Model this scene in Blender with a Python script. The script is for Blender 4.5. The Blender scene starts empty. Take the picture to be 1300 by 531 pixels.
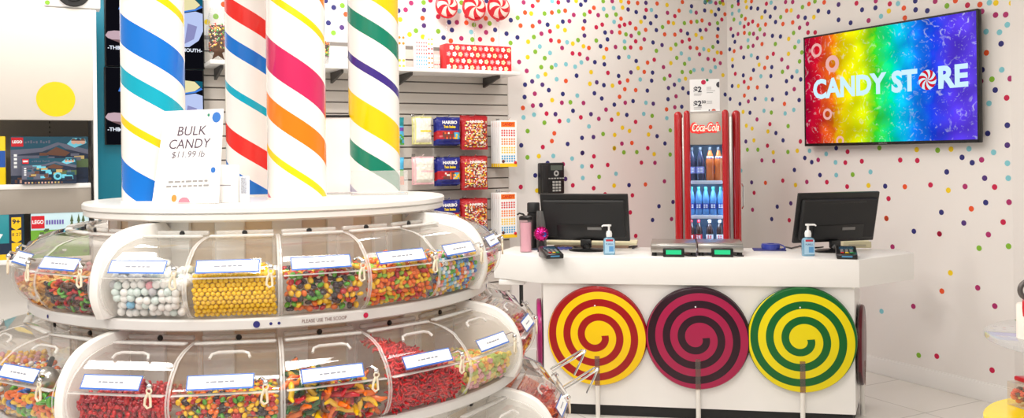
import bpy, bmesh, math, random
from mathutils import Vector, Matrix
random.seed(7)
PI = math.pi
C = bpy.context.scene.collection
# ---------------------------------------------------------------- camera model (frame 1300 x 531)
F, U0, VH, ROLL, H = 1110.0, 650.0, 200.0, 0.012, 1.55

def ray(u, v):
    a = u - ROLL * (v - VH); b = v + ROLL * (u - U0)
    return (a - U0) / F, -(b - VH) / F

def at(u, v, Y):
    a, b = ray(u, v)
    return Vector((a * Y, Y, H + b * Y))

def on_plane(u, v, P, n):
    a, b = ray(u, v)
    d = Vector((a, 1, b)); o = Vector((0, 0, H))
    t = (Vector(P) - o).dot(Vector(n)) / d.dot(Vector(n))
    return o + d * t

def on_z(u, v, z):
    return on_plane(u, v, (0, 0, z), (0, 0, 1))

# ---------------------------------------------------------------- materials
def lin(c):
    r = []
    for x in c[:3]:
        x /= 255.0
        r.append(x / 12.92 if x <= 0.04045 else ((x + 0.055) / 1.055) ** 2.4)
    return (*r, 1.0)

MATS = {}
def mat(name, col, rough=0.45, metal=0.0, emit=0.0, vary=0.05, scale=12.0, coat=0.0, trans=0.0, sss=0.0, bump=0.0):
    if name in MATS: return MATS[name]
    m = bpy.data.materials.new(name); m.use_nodes = True
    nt = m.node_tree; b = nt.nodes['Principled BSDF']
    c = lin(col)
    if vary > 0:
        tc = nt.nodes.new('ShaderNodeTexCoord'); nz = nt.nodes.new('ShaderNodeTexNoise')
        nz.inputs['Scale'].default_value = scale; nz.inputs['Detail'].default_value = 3
        nt.links.new(tc.outputs['Object'], nz.inputs['Vector'])
        mx = nt.nodes.new('ShaderNodeMix'); mx.data_type = 'RGBA'
        mx.inputs[6].default_value = tuple(min(1, x * (1 - vary)) for x in c[:3]) + (1,)
        mx.inputs[7].default_value = tuple(min(1, x * (1 + vary)) for x in c[:3]) + (1,)
        nt.links.new(nz.outputs['Fac'], mx.inputs[0])
        nt.links.new(mx.outputs[2], b.inputs['Base Color'])
        if bump > 0:
            bp = nt.nodes.new('ShaderNodeBump'); bp.inputs['Strength'].default_value = bump
            bp.inputs['Distance'].default_value = 0.01
            nt.links.new(nz.outputs['Fac'], bp.inputs['Height']); nt.links.new(bp.outputs[0], b.inputs['Normal'])
    else:
        b.inputs['Base Color'].default_value = c
    b.inputs['Roughness'].default_value = rough; b.inputs['Metallic'].default_value = metal
    b.inputs['Coat Weight'].default_value = coat; b.inputs['Coat Roughness'].default_value = 0.08
    if trans: b.inputs['Transmission Weight'].default_value = trans
    if sss:
        b.inputs['Subsurface Weight'].default_value = sss; b.inputs['Subsurface Scale'].default_value = 0.01
    if emit:
        b.inputs['Emission Color'].default_value = c; b.inputs['Emission Strength'].default_value = emit
    MATS[name] = m
    return m

def emission(name, col, s=1.0):
    if name in MATS: return MATS[name]
    m = bpy.data.materials.new(name); m.use_nodes = True
    nt = m.node_tree; nt.nodes.clear()
    o = nt.nodes.new('ShaderNodeOutputMaterial'); e = nt.nodes.new('ShaderNodeEmission')
    e.inputs[0].default_value = lin(col); e.inputs[1].default_value = s
    nt.links.new(e.outputs[0], o.inputs[0]); MATS[name] = m
    return m

def clear(name, tint=(250, 250, 250), milk=0.0, gloss=1.0, rough=0.03, ior=1.45):
    """thin clear plastic: see-through, with a fresnel reflection and a little milkiness"""
    if name in MATS: return MATS[name]
    m = bpy.data.materials.new(name); m.use_nodes = True
    nt = m.node_tree; nt.nodes.clear(); N = nt.nodes.new; L = nt.links.new
    o = N('ShaderNodeOutputMaterial'); t = N('ShaderNodeBsdfTransparent'); t.inputs[0].default_value = lin(tint)
    g = N('ShaderNodeBsdfGlossy'); g.inputs['Roughness'].default_value = rough
    ge = N('ShaderNodeNewGeometry'); dt = N('ShaderNodeVectorMath'); dt.operation = 'DOT_PRODUCT'
    L(ge.outputs['Incoming'], dt.inputs[0]); L(ge.outputs['Normal'], dt.inputs[1])
    ab = N('ShaderNodeMath'); ab.operation = 'ABSOLUTE'; L(dt.outputs['Value'], ab.inputs[0])
    om = N('ShaderNodeMath'); om.operation = 'SUBTRACT'; om.inputs[0].default_value = 1.0; L(ab.outputs[0], om.inputs[1])
    pw_ = N('ShaderNodeMath'); pw_.operation = 'POWER'; pw_.inputs[1].default_value = 5.0; L(om.outputs[0], pw_.inputs[0])
    fr = N('ShaderNodeMath'); fr.operation = 'MULTIPLY_ADD'; fr.inputs[1].default_value = 0.75; fr.inputs[2].default_value = ((ior - 1) / (ior + 1)) ** 2; L(pw_.outputs[0], fr.inputs[0])
    mu = N('ShaderNodeMath'); mu.operation = 'MULTIPLY'; mu.inputs[1].default_value = gloss
    d = N('ShaderNodeBsdfDiffuse'); d.inputs[0].default_value = lin((245, 243, 240))
    nz = N('ShaderNodeTexNoise'); nz.inputs['Scale'].default_value = 14
    mm = N('ShaderNodeMath'); mm.operation = 'MULTIPLY_ADD'; mm.inputs[1].default_value = milk * .5; mm.inputs[2].default_value = milk * .75
    L(nz.outputs['Fac'], mm.inputs[0])
    m0 = N('ShaderNodeMixShader'); L(mm.outputs[0], m0.inputs[0]); L(t.outputs[0], m0.inputs[1]); L(d.outputs[0], m0.inputs[2])
    m1 = N('ShaderNodeMixShader'); L(fr.outputs[0], mu.inputs[0]); L(mu.outputs[0], m1.inputs[0])
    L(m0.outputs[0], m1.inputs[1]); L(g.outputs[0], m1.inputs[2]); L(m1.outputs[0], o.inputs[0])
    MATS[name] = m
    return m

# ---------------------------------------------------------------- mesh builder
class MB:
    def __init__(s): s.v = []; s.f = []; s.m = []; s.uv = {}
    def add(s, vs, fs, mi=0, M=None):
        k = len(s.v)
        s.v += [tuple(M @ Vector(p)) if M is not None else tuple(p) for p in vs]
        for q in fs:
            s.f.append(tuple(i + k for i in q)); s.m.append(mi)
        return s
    def bm(s, b, mi=0, M=None):
        b.verts.index_update()
        s.add([v.co.copy() for v in b.verts], [[v.index for v in f.verts] for f in b.faces], mi, M); b.free()
        return s
    def box(s, c, d, mi=0, bev=0.0, seg=2, M=None):
        b = bmesh.new(); bmesh.ops.create_cube(b, size=1)
        for v in b.verts: v.co = Vector((v.co.x * d[0], v.co.y * d[1], v.co.z * d[2])) + Vector(c)
        if bev > 0:
            bmesh.ops.bevel(b, geom=list(b.edges), offset=min(bev, min(d) * 0.49), segments=seg, profile=0.5, affect='EDGES')
        return s.bm(b, mi, M)
    def prism(s, poly, z0, z1, mi=0, M=None, bev=0.0, seg=2):
        b = bmesh.new()
        lo = [b.verts.new((p[0], p[1], z0)) for p in poly]; hi = [b.verts.new((p[0], p[1], z1)) for p in poly]
        n = len(poly)
        b.faces.new(lo[::-1]); b.faces.new(hi)
        for i in range(n): b.faces.new((lo[i], lo[(i + 1) % n], hi[(i + 1) % n], hi[i]))
        bmesh.ops.recalc_face_normals(b, faces=list(b.faces))
        if bev > 0:
            es = [e for e in b.edges if abs(e.verts[0].co.z - e.verts[1].co.z) < 1e-6]
            bmesh.ops.bevel(b, geom=es, offset=bev, segments=seg, profile=0.5, affect='EDGES')
        return s.bm(b, mi, M)
    def cyl(s, p0, p1, r0, r1=None, n=24, mi=0, M=None):
        r1 = r0 if r1 is None else r1
        return s.tube([p0, p1], [r0, r1], n, mi, M=M)
    def tube(s, pts, r, n=8, mi=0, closed=False, M=None):
        P = [Vector(p) for p in pts]; k = len(P)
        R = r if isinstance(r, (list, tuple)) else [r] * k
        vs = []; up = None
        for i in range(k):
            if closed: t = (P[(i + 1) % k] - P[i - 1])
            else: t = P[min(i + 1, k - 1)] - P[max(i - 1, 0)]
            t.normalize()
            if up is None:
                up = Vector((0, 0, 1)) if abs(t.z) < 0.9 else Vector((1, 0, 0))
            a = t.cross(up)
            if a.length < 1e-5: a = t.cross(Vector((0, 1, 0)))
            a.normalize(); b = a.cross(t); up = b
            for j in range(n):
                w = 2 * PI * j / n
                vs.append(P[i] + (a * math.cos(w) + b * math.sin(w)) * R[i])
        fs = []
        for i in range(k if closed else k - 1):
            i2 = (i + 1) % k
            for j in range(n):
                j2 = (j + 1) % n
                fs.append((i * n + j, i * n + j2, i2 * n + j2, i2 * n + j))
        if not closed:
            fs.append(tuple(range(n - 1, -1, -1))); fs.append(tuple((k - 1) * n + j for j in range(n)))
        return s.add(vs, fs, mi, M)
    def lathe(s, prof, n=32, mi=0, M=None, a0=0.0, a1=2 * PI):
        full = abs(a1 - a0 - 2 * PI) < 1e-6
        m = n if full else n + 1; k = len(prof); vs = []; fs = []
        for i in range(m):
            a = a0 + (a1 - a0) * i / n
            for (r, z) in prof: vs.append((r * math.cos(a), r * math.sin(a), z))
        for i in range(n):
            i2 = (i + 1) % m
            for j in range(k - 1): fs.append((i * k + j, i2 * k + j, i2 * k + j + 1, i * k + j + 1))
        return s.add(vs, fs, mi, M)
    def ball(s, c, r, n=12, mi=0, sc=(1, 1, 1), M=None, m=None):
        m = m or max(4, n // 2); vs = [(0, 0, -1)]; fs = []
        for j in range(1, m):
            t = -PI / 2 + PI * j / m
            for i in range(n):
                a = 2 * PI * i / n; vs.append((math.cos(t) * math.cos(a), math.cos(t) * math.sin(a), math.sin(t)))
        vs.append((0, 0, 1)); top = len(vs) - 1
        for i in range(n):
            fs.append((0, 1 + (i + 1) % n, 1 + i)); fs.append((top, 1 + (m - 2) * n + i, 1 + (m - 2) * n + (i + 1) % n))
        for j in range(m - 2):
            for i in range(n):
                a = 1 + j * n + i; b = 1 + j * n + (i + 1) % n
                fs.append((a, b, b + n, a + n))
        T = Matrix.Translation(c) @ Matrix.Diagonal((r * sc[0], r * sc[1], r * sc[2], 1))
        return s.add(vs, fs, mi, (M @ T) if M is not None else T)
    def torus(s, c, R, r, n=24, k=8, mi=0, M=None, axis='Z'):
        pts = []
        for i in range(n):
            a = 2 * PI * i / n
            p = {'Z': (R * math.cos(a), R * math.sin(a), 0), 'Y': (R * math.cos(a), 0, R * math.sin(a)), 'X': (0, R * math.cos(a), R * math.sin(a))}[axis]
            pts.append(Vector(p) + Vector(c))
        return s.tube(pts, r, k, mi, closed=True, M=M)
    def flat(s, poly, mi=0, M=None):            # polygon in x,z facing -y
        return s.add([(p[0], p[2] if len(p) > 2 else 0.0, p[1]) for p in poly], [tuple(range(len(poly)))], mi, M)
    def disc(s, x, z, r, n=20, mi=0, y=0.0, M=None, a0=0, a1=2 * PI, rz=None):
        rz = rz or r
        full = abs(a1 - a0 - 2 * PI) < 1e-6
        k = n if full else n + 1
        pts = [(x + r * math.cos(a0 + (a1 - a0) * i / n), z + rz * math.sin(a0 + (a1 - a0) * i / n), y) for i in range(k)]
        return s.flat(pts, mi, M)
    def rect(s, x0, z0, x1, z1, mi=0, y=0.0, M=None):
        return s.flat([(x0, z0, y), (x1, z0, y), (x1, z1, y), (x0, z1, y)], mi, M)
    def text(s, t, size, x, z, mi=0, y=0.0, M=None, bold=0.0, shear=0.0, width=None, sx=1.0, align='CENTER', depth=0.0):
        cu = bpy.data.curves.new('lettering', 'FONT'); cu.body = t; cu.size = size; cu.align_x = align; cu.align_y = 'CENTER'
        cu.offset = bold; cu.shear = shear; cu.extrude = depth; cu.resolution_u = 3
        o = bpy.data.objects.new('lettering', cu); C.objects.link(o)
        bpy.context.view_layer.update()
        me = bpy.data.meshes.new_from_object(o.evaluated_get(bpy.context.evaluated_depsgraph_get()))
        bpy.data.objects.remove(o); bpy.data.curves.remove(cu)
        vs = [v.co.copy() for v in me.vertices]
        if vs and width:
            w = max(v.x for v in vs) - min(v.x for v in vs); sx = width / max(w, 1e-6)
        if vs:
            s.add([(x + v.x * sx, y - v.z, z + v.y) for v in vs], [tuple(p.vertices) for p in me.polygons], mi, M)
        bpy.data.meshes.remove(me)
        return s
    def mesh(s, name, mats, smooth=True, ang=38):
        me = bpy.data.meshes.new(name); me.from_pydata(s.v, [], s.f)
        for m in (mats if isinstance(mats, (list, tuple)) else [mats]): me.materials.append(m)
        me.polygons.foreach_set('material_index', s.m)
        if smooth:
            me.polygons.foreach_set('use_smooth', [True] * len(s.f))
            me.set_sharp_from_angle(angle=math.radians(ang))
        me.update()
        return me
    def build(s, name, mats, parent=None, smooth=True, ang=38, loc=None, label=None):
        o = bpy.data.objects.new(name, s.mesh(name, mats, smooth, ang)); C.objects.link(o)
        if parent is not None: o.parent = parent
        if loc is not None: o.location = loc
        if label: o['label'] = label
        return o

def tag(o, label, cat, group=None, kind=None):
    o['label'] = label; o['category'] = cat
    if group: o['group'] = group
    if kind: o['kind'] = kind
    return o

def thing(name, label, cat, loc=(0, 0, 0), rz=0.0, group=None, rx=0.0):
    o = bpy.data.objects.new(name, None); o.empty_display_size = 0.05; C.objects.link(o)
    o.location = loc; o.rotation_euler = (rx, 0, rz)
    return tag(o, label, cat, group)

def dup(root, loc, rz=None, label=None, group=None):
    def cp(o, par):
        c = o.copy(); C.objects.link(c)
        if par is not None: c.parent = par
        for ch in kids.get(o, []): cp(ch, c)
        return c
    kids = {}
    for o in list(C.objects):
        if o.parent is not None: kids.setdefault(o.parent, []).append(o)
    r = cp(root, None); r.location = loc
    if rz is not None: r.rotation_euler = (root.rotation_euler.x, 0, rz)
    if label: r['label'] = label
    if group: r['group'] = group
    return r

def struct(name, mb, mats, **k):
    o = mb.build(name, mats, **k); o['kind'] = 'structure'
    return o

RX = lambda a: Matrix.Rotation(a, 4, 'X')
RY = lambda a: Matrix.Rotation(a, 4, 'Y')
RZ = lambda a: Matrix.Rotation(a, 4, 'Z')
TR = lambda x, y, z: Matrix.Translation((x, y, z))

# ---------------------------------------------------------------- room frames
d1 = Vector((-0.463, 0.886, 0)).normalized()      # along the television wall, away from the viewer
d2 = Vector((-d1.y * -1, 0, 0)); d2 = Vector((d1.y, -d1.x, 0))   # along the back wall, to the right
Q = Vector((1.854, 7.485, 0))                     # room corner behind the drinks fridge
RB = math.atan2(d2.y, d2.x)                       # facing the back wall: local x right, y into wall
RT = math.atan2(-d1.y, -d1.x)                     # facing the television wall
nB, nT = -d1, -d2                                 # into the room
MBW = Matrix.Translation(Q) @ RZ(RB)              # back wall frame (x <= 0)
MTW = Matrix.Translation(Q) @ RZ(RT)              # television wall frame (x >= 0)
def bw(u, v, off=0.0):                            # pixel -> back wall frame (x, z) on plane off in front of the wall
    p = on_plane(u, v, Q + nB * off, nB); q = MBW.inverted() @ p
    return q.x, q.z
def tw(u, v, off=0.0):
    p = on_plane(u, v, Q + nT * off, nT); q = MTW.inverted() @ p
    return q.x, q.z
def bwp(x, z, off=0.0): return MBW @ Vector((x, -off, z))
def twp(x, z, off=0.0): return MTW @ Vector((x, -off, z))

# ---------------------------------------------------------------- shared materials
WALL = mat('white_wall_paint', (244, 240, 236), 0.6, vary=0.015, scale=3)
WHITE = mat('white_lacquer', (245, 243, 240), 0.3, vary=0.015, scale=4)
WHITE2 = mat('white_card', (250, 250, 250), 0.5, vary=0.01)
CREAM = mat('cream_plastic', (226, 218, 190), 0.45)
GREY = mat('warm_grey_panel', (158, 150, 140), 0.55, vary=0.05, scale=5)
DGREY = mat('dark_grey_metal', (70, 68, 66), 0.5)
BLACK = mat('black_plastic', (18, 18, 19), 0.35, vary=0.1)
BLACKM = mat('matt_black', (26, 26, 27), 0.6, vary=0.1)
STEEL = mat('brushed_steel', (190, 188, 184), 0.28, metal=1.0, vary=0.06, scale=40)
CHROME = mat('polished_chrome', (225, 225, 225), 0.08, metal=1.0, vary=0.02)
ACR = clear('clear_acrylic', (252, 251, 250), 0.025, 1.2)
ACRE = clear('acrylic_edge_highlight', (250, 249, 247), 0.42, 1.0, 0.1)  # milky white stands in for the bright highlight along acrylic edges
ACRL = clear('clear_acrylic_lid', (252, 252, 251), 0.03, 1.7)
BLUE = mat('label_blue', (40, 90, 190), 0.5)
INK = mat('dark_ink', (60, 58, 70), 0.6)
INKG = mat('grey_ink', (150, 148, 150), 0.6)
DOTC = dict(n=(44, 44, 120), r=(205, 22, 74), o=(240, 88, 38), y=(250, 214, 20), g=(136, 190, 50), c=(135, 208, 220), m=(178, 42, 108), p=(80, 46, 122))
DOTM = {k: mat('dot_' + n, DOTC[k], 0.6, vary=0.02) for k, n in dict(n='navy', r='crimson', o='orange', y='yellow', g='green', c='sky', m='plum', p='purple').items()}
DK = list(DOTM)
# ================================================================ SETTING
def crop(txt, x0, y0, s):
    out = []
    for t in txt.split(';'):
        t = t.strip()
        if t:
            a = t.split(','); out.append((x0 + float(a[0]) * s, y0 + float(a[1]) * s, a[2]))
    return out
DOTS = []
DOTS += crop("82,10,m;142,2,o;120,25,r;88,53,o;114,57,y;28,85,n;57,75,g;69,108,o;120,110,o;170,57,g;201,53,o;202,5,c;228,10,r;230,48,g;257,45,o;270,3,p;303,4,y;323,20,n;342,2,n;361,50,r;378,33,o;338,61,g;293,63,m;339,89,p;333,120,o;275,89,m;247,91,n;149,92,m;183,104,n;226,112,y;256,127,y;193,132,r;157,142,m;125,156,g;10,142,n;56,158,n;27,181,g;101,176,y;197,170,r;231,174,o;150,196,c;131,218,g;99,241,y;63,261,m;95,299,m;171,245,g;193,223,c;244,202,m;265,178,c;289,184,y;311,169,g;338,150,p;334,195,y;357,202,o;288,225,r;318,228,r;351,247,m;382,262,n;325,263,c;299,281,c;260,271,c;217,274,c;200,284,g;156,283,g;174,313,y;142,322,c;118,343,p;88,357,n;161,357,p;188,380,n;221,334,c;260,341,o;305,319,n;366,304,y;361,353,y;390,347,p;420,359,n;422,271,n;420,242,y;437,307,r;482,320,n;456,361,y;487,348,r;508,376,o;520,339,o;534,305,p;525,240,c;483,242,n;431,207,o;406,195,n;388,171,g;435,166,n;425,137,n;453,135,m;388,115,r;413,104,r;396,64,m;417,5,g;455,5,m;492,5,y;524,10,o;499,32,y;471,61,g;432,66,g;461,34,c;419,38,c;492,79,o;522,40,p;556,51,n;562,13,o;597,12,p;644,15,o;686,21,y;598,42,r;620,42,c;688,54,m;719,68,r;640,69,n;592,73,n;576,92,y;617,98,n;692,94,o;713,98,y;667,114,g;641,127,n;676,145,o;719,146,o;596,126,o;568,140,g;554,120,o;530,98,r;507,104,r;486,110,r;487,137,o;463,92,c;513,145,g;535,151,m;554,174,r;590,166,m;627,179,n;665,190,p;723,188,g;702,206,y;641,214,g;727,244,g;702,266,y;671,283,m;632,252,r;604,264,o;556,257,n;564,287,y;590,303,o;625,306,n;573,335,c;621,340,n;675,332,g;698,319,m;717,357,p;692,371,p;724,406,m;690,418,n;719,452,m;684,461,o;597,433,c;628,437,p;603,382,n;554,380,o;543,426,n;510,433,m;486,408,o;464,441,n;429,462,m;411,415,n;380,393,n;308,403,c;247,396,n;279,431,g;243,433,m;334,434,m;202,422,y;129,395,m;86,409,n;155,443,p;121,445,m;79,455,o;290,467,n;469,198,m;508,202,g;533,200,r;576,203,o;507,175,c", 640, 0, .3014)
DOTS += crop("145,25,c;224,4,c;385,0,p;318,-4,r;302,64,g;415,52,r;482,48,c;575,24,r;651,0,p;710,35,m;636,92,c;806,42,r;855,-2,y;920,6,n;986,58,r;1047,-2,c;1110,13,g;1220,30,c;1098,97,o;1083,153,y;1147,165,n;1246,122,g;1206,220,n;1077,255,r;1125,300,y;1245,303,g;887,102,y;940,126,y;829,156,y;742,149,g;670,172,p;584,178,n;376,144,o;358,202,o;290,247,r;176,127,g;128,234,n;476,224,n;586,292,p;883,221,m;958,216,o;826,257,y;898,287,g;995,285,g", 640, 145, .16923)
DOTS += crop("93,9,o;78,48,o;134,28,n;131,52,c;155,57,m;195,11,n;193,47,n;215,9,c;243,14,m;262,12,g;223,52,y;256,42,n;241,66,n;285,30,o;284,64,o;270,88,r;297,92,m;251,104,g;253,130,n;250,163,o;252,189,n;292,146,m;311,130,m;317,62,c;317,28,g;344,5,n;345,18,r;378,6,y;404,6,o;382,33,y;402,36,n;348,48,c;359,72,g;325,88,g;353,104,c;376,85,o;390,108,r;409,97,r;371,120,r;432,39,n;465,52,n;471,17,r;492,12,c;510,36,n;450,78,y;488,75,n;467,110,o;433,114,o;442,132,g;395,151,g;372,148,o;413,152,m;343,153,m;321,161,n;329,188,n;388,181,c;430,172,m;462,155,m;498,161,n;451,198,o;411,206,m;389,211,g;357,214,m;306,222,n;326,230,o;292,202,g;267,238,o;250,236,y;230,211,g;211,226,y;189,221,c;158,217,o;128,214,r;124,178,r;170,244,m;154,157,y;180,171,y;116,151,n;86,138,m;102,104,g;132,99,o;158,97,g;181,92,o;215,108,m;173,136,n;199,134,m;92,187,r;88,240,c;124,265,c;103,287,g;92,324,g;130,324,g;145,315,c;184,312,c;220,321,c;241,302,c;208,265,m;236,269,r;263,284,m;288,294,n;318,268,y;319,297,n;275,338,y;331,332,r;293,379,n;317,387,n;345,387,y;285,425,n;308,445,n;352,467,n;366,503,y;397,507,n;372,430,o;390,456,m;390,394,o;371,368,r;367,339,n;401,354,o;430,393,o;413,315,n;369,258,n;403,249,c;431,260,n;438,291,y;475,259,o;502,242,r;463,305,o;495,302,n;446,343,c;491,342,n;474,389,n;420,444,n;469,446,c;498,447,n;460,498,c;493,506,g;552,467,o;561,420,n;596,401,m;594,494,c;555,510,c;618,450,n;625,357,n;586,346,n;561,365,n;567,303,m;543,323,g;608,321,c;620,276,g;630,236,g;570,242,y;540,268,m;599,212,g;511,198,g;534,164,n;571,175,y;616,187,c;593,148,g;620,125,m;655,107,m;658,146,r;690,146,r;645,80,n;614,75,m;589,101,o;545,108,o;512,99,n;535,77,g;562,48,o;582,47,y;557,9,m;589,9,m;633,32,g;662,18,o;689,6,g;704,49,n;684,77,y;107,354,y;79,361,c;95,397,n;120,418,n;90,480,n", 840, 0, .2825)
DOTS += crop("110,77,m;62,105,y;88,118,y;168,98,r;159,131,y;195,138,n;250,107,g;227,171,n;305,176,r;60,176,p;96,171,y;67,213,g;114,213,g;157,195,r;183,225,y;249,223,g;291,218,y;346,218,c;325,250,n;356,269,n;385,259,m;421,232,c;466,206,n;517,222,r;463,270,c;507,271,r;581,265,r;660,205,g;620,313,c;540,325,g;466,327,c;393,327,n;424,359,r;334,358,m;283,372,y;226,352,r;278,304,n;185,264,m;132,261,m;86,360,p;148,362,o;97,407,r;90,483,m;201,469,n;262,454,p;176,525,n;255,530,r;515,379,r;611,374,y;686,377,n;701,433,r;691,521,o;38,307,c", 930, 130, .2825)
DOTS += crop("136,7,o;150,37,n;180,14,p;235,10,r;294,3,m;293,24,n;252,30,n;217,70,n;180,61,n;272,63,m;310,50,c;334,34,y;362,11,c;337,12,r;380,25,o;383,55,o;415,3,n;416,30,n;476,4,m;452,33,n;512,18,g;538,2,o;575,16,r;613,14,o;642,8,c;662,9,y;710,9,y;619,35,m;661,46,m;692,45,m;697,76,c;673,99,c;632,97,c;678,134,n;633,162,o;620,214,n;680,214,c;616,249,m;650,243,g;706,241,m;660,276,n;695,300,r;641,317,c;697,384,n;637,409,n;697,445,p;655,467,c", 990, 0, .4144)
DOTS += crop("46,48,g;121,42,y;222,40,c;183,88,n;240,118,n;293,102,m;438,121,c;97,170,n;310,205,p;443,205,c;366,255,r;200,252,m;106,273,y;6,243,r;316,342,n;447,340,m;235,377,o;67,397,n;193,457,p;414,452,r;56,518,r;331,522,m", 1180, 180, .226)
DOTS += crop("152,155,r;296,159,r;291,67,y;191,380,o", 1120, 180, .1506)
DOTS += crop("552,219,o;684,280,n;581,355,m", 980, 220, .2635)
DOTS += crop("374,57,r;541,117,g;665,109,g;420,221,y;384,298,o;535,284,m;607,361,m;575,482,y;264,362,m;130,383,c", 1080, 280, .3014)
DOTS += crop("107,208,g;200,213,r;485,285,r", 1140, 400, .2465)
DOTS += crop("98,66,g;146,61,y;207,60,c;286,71,c;330,47,n;378,62,r;464,27,y;578,88,r;635,89,m;436,98,r;369,103,r;328,104,c;331,153,c;471,135,c;400,148,g;377,196,r;289,184,r;258,157,p;183,90,n;248,95,m;131,142,n;138,206,y;70,191,r;463,185,y;526,183,n;595,180,o;675,167,m;540,226,r;652,272,n;711,254,p;531,298,r;625,330,n;705,326,m;554,397,r;425,222,r", 640, 180, .3014)
DOTS += crop("25,60,n;66,55,m;97,17,m;167,14,g;169,56,p;205,2,r;161,102,o;169,144,p;124,173,g;88,194,y;163,207,y;35,110,y;249,94,r;249,176,g;279,212,n;326,169,n;354,126,m;408,89,r;407,128,o;380,15,g;368,62,c;379,216,m;320,230,o;450,140,g;434,180,c;487,148,m;516,103,o;538,132,g;518,182,m;484,221,r;554,223,o;584,110,r;569,168,n;441,222,g;310,125,n;520,5,n", 500, 0, .226)
DOTS += crop("70,5,n;126,51,n;184,38,g;208,97,o;90,155,n;181,186,p;124,222,g", 400, 0, .188)
DOTS += [(284, 5.6, 'o'), (274, 21, 'g'), (263, 28, 'y'), (281, 60, 'n')]

CEIL = 3.3
CORN_U = 925
def wall_obj(name, x0, x1, side, dots):
    """a plain wall slab with its printed dots as part of the same surface; side 'B' or 'T'"""
    mb = MB()
    mb.box(((x0 + x1) / 2, 0.05, CEIL / 2), (x1 - x0, 0.1, CEIL), 0)
    for (x, z, k) in dots: mb.disc(x, z, 0.0178, 18, 1 + DK.index(k), y=-0.0008)
    return struct(name, mb, [WALL] + [DOTM[k] for k in DK])
bd, td = [], []
for (u, v, k) in DOTS:
    if u < CORN_U:
        x, z = bw(u, v); bd.append((x, z, k))
    else:
        x, z = tw(u, v); td.append((x, z, k))
# the wallpaper goes on above the frame
rng = random.Random(3)
for i in range(260):
    bd.append((rng.uniform(-3.2, -0.03), rng.uniform(2.84, 3.27), rng.choice(DK)))
    if i < 150: td.append((rng.uniform(0.03, 2.6), rng.uniform(2.86, 3.27), rng.choice(DK)))
bd = [d for d in bd if d[0] < -0.02]; td = [d for d in td if d[0] > 0.02]
xt_end = tw(1287, 300)[0]
w = wall_obj('wall_back', -6.5, 0.1, 'B', bd); w.matrix_world = MBW
w = wall_obj('wall_right', 0.0, xt_end + 0.02, 'T', td); w.matrix_world = MTW
# projecting pier ending the television wall; its unseen length added to block light
mb = MB(); mb.box((xt_end + 2.4, 0.044, CEIL / 2), (4.8, 0.10, CEIL), 0, .002)
mb.box((xt_end + 2.42, -0.009, CEIL / 2), (4.76, 0.008, CEIL), 0, .002)
o = struct('trim_1', mb, [WALL]); o.matrix_world = MTW
# baseboards
mb = MB(); mb.box((xt_end / 2, -0.008, 0.055), (xt_end, 0.016, 0.11), 0, 0.003); mb.box((xt_end / 2, -0.005, 0.1125), (xt_end, 0.010, 0.012), 0, 0.002)
o = struct('baseboard_right', mb, [WHITE]); o.matrix_world = MTW
mb = MB(); mb.box((-1.7, -0.008, 0.055), (3.36, 0.016, 0.11), 0, 0.003)
o = struct('baseboard_back', mb, [WHITE]); o.matrix_world = MBW

# floor: big glossy tiles laid square to the walls
fm = bpy.data.materials.new('floor_tiles'); fm.use_nodes = True
nt = fm.node_tree; b = nt.nodes['Principled BSDF']; N = nt.nodes.new; L = nt.links.new
tc = N('ShaderNodeTexCoord'); mp = N('ShaderNodeMapping'); mp.inputs['Rotation'].default_value = (0, 0, -RB); mp.inputs['Location'].default_value = (0.23, 0.12, 0)
br = N('ShaderNodeTexBrick'); br.offset = 0.0; br.inputs['Scale'].default_value = 1.0
br.inputs['Brick Width'].default_value = 0.6; br.inputs['Row Height'].default_value = 0.6; br.inputs['Mortar Size'].default_value = 0.004
br.inputs['Color1'].default_value = lin((238, 234, 228)); br.inputs['Color2'].default_value = lin((232, 228, 222)); br.inputs['Mortar'].default_value = lin((196, 192, 186))
L(tc.outputs['Object'], mp.inputs[0]); L(mp.outputs[0], br.inputs['Vector']); L(br.outputs['Color'], b.inputs['Base Color'])
b.inputs['Roughness'].default_value = 0.16
mb = MB(); mb.box((0, 3.0, -0.05), (13, 15, 0.1), 0)
struct('floor', mb, [fm])
mb = MB(); mb.box((0, 3.0, CEIL + 0.05), (13, 15, 0.1), 0)
struct('ceiling', mb, [WALL])

# ================================================================ SLATWALL with its shelf
sx0, _ = bw(258, 120, .02); sx1, _ = bw(645, 120, .02); SZ1 = bw(520, 58, .02)[1]
SLAT = mat('slatwall_laminate', (212, 205, 197), 0.4, vary=0.03, scale=2); GROOVE = mat('slat_groove', (128, 122, 117), 0.7)
sp = bw(520, 187.0, .02)[1]; pitch = 0.0765
z0 = 0.12
zs = sp - math.floor((sp - z0) / pitch) * pitch
mb = MB(); mb.box(((sx0 + sx1) / 2, -0.006, (z0 + SZ1) / 2), (sx1 - sx0, 0.010, SZ1 - z0), 1)
z = zs
while z + pitch < SZ1 + 0.02:
    mb.box(((sx0 + sx1) / 2, -0.017, z + pitch / 2), (sx1 - sx0, 0.012, pitch - 0.009), 0, 0.0015, 1)
    z += pitch
o = mb.build('slatwall_panel', [SLAT, GROOVE]); o.matrix_world = MBW
tag(o, 'pale grey slatwall panel on the back wall behind the hanging candy bags', 'wall panel')

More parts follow.
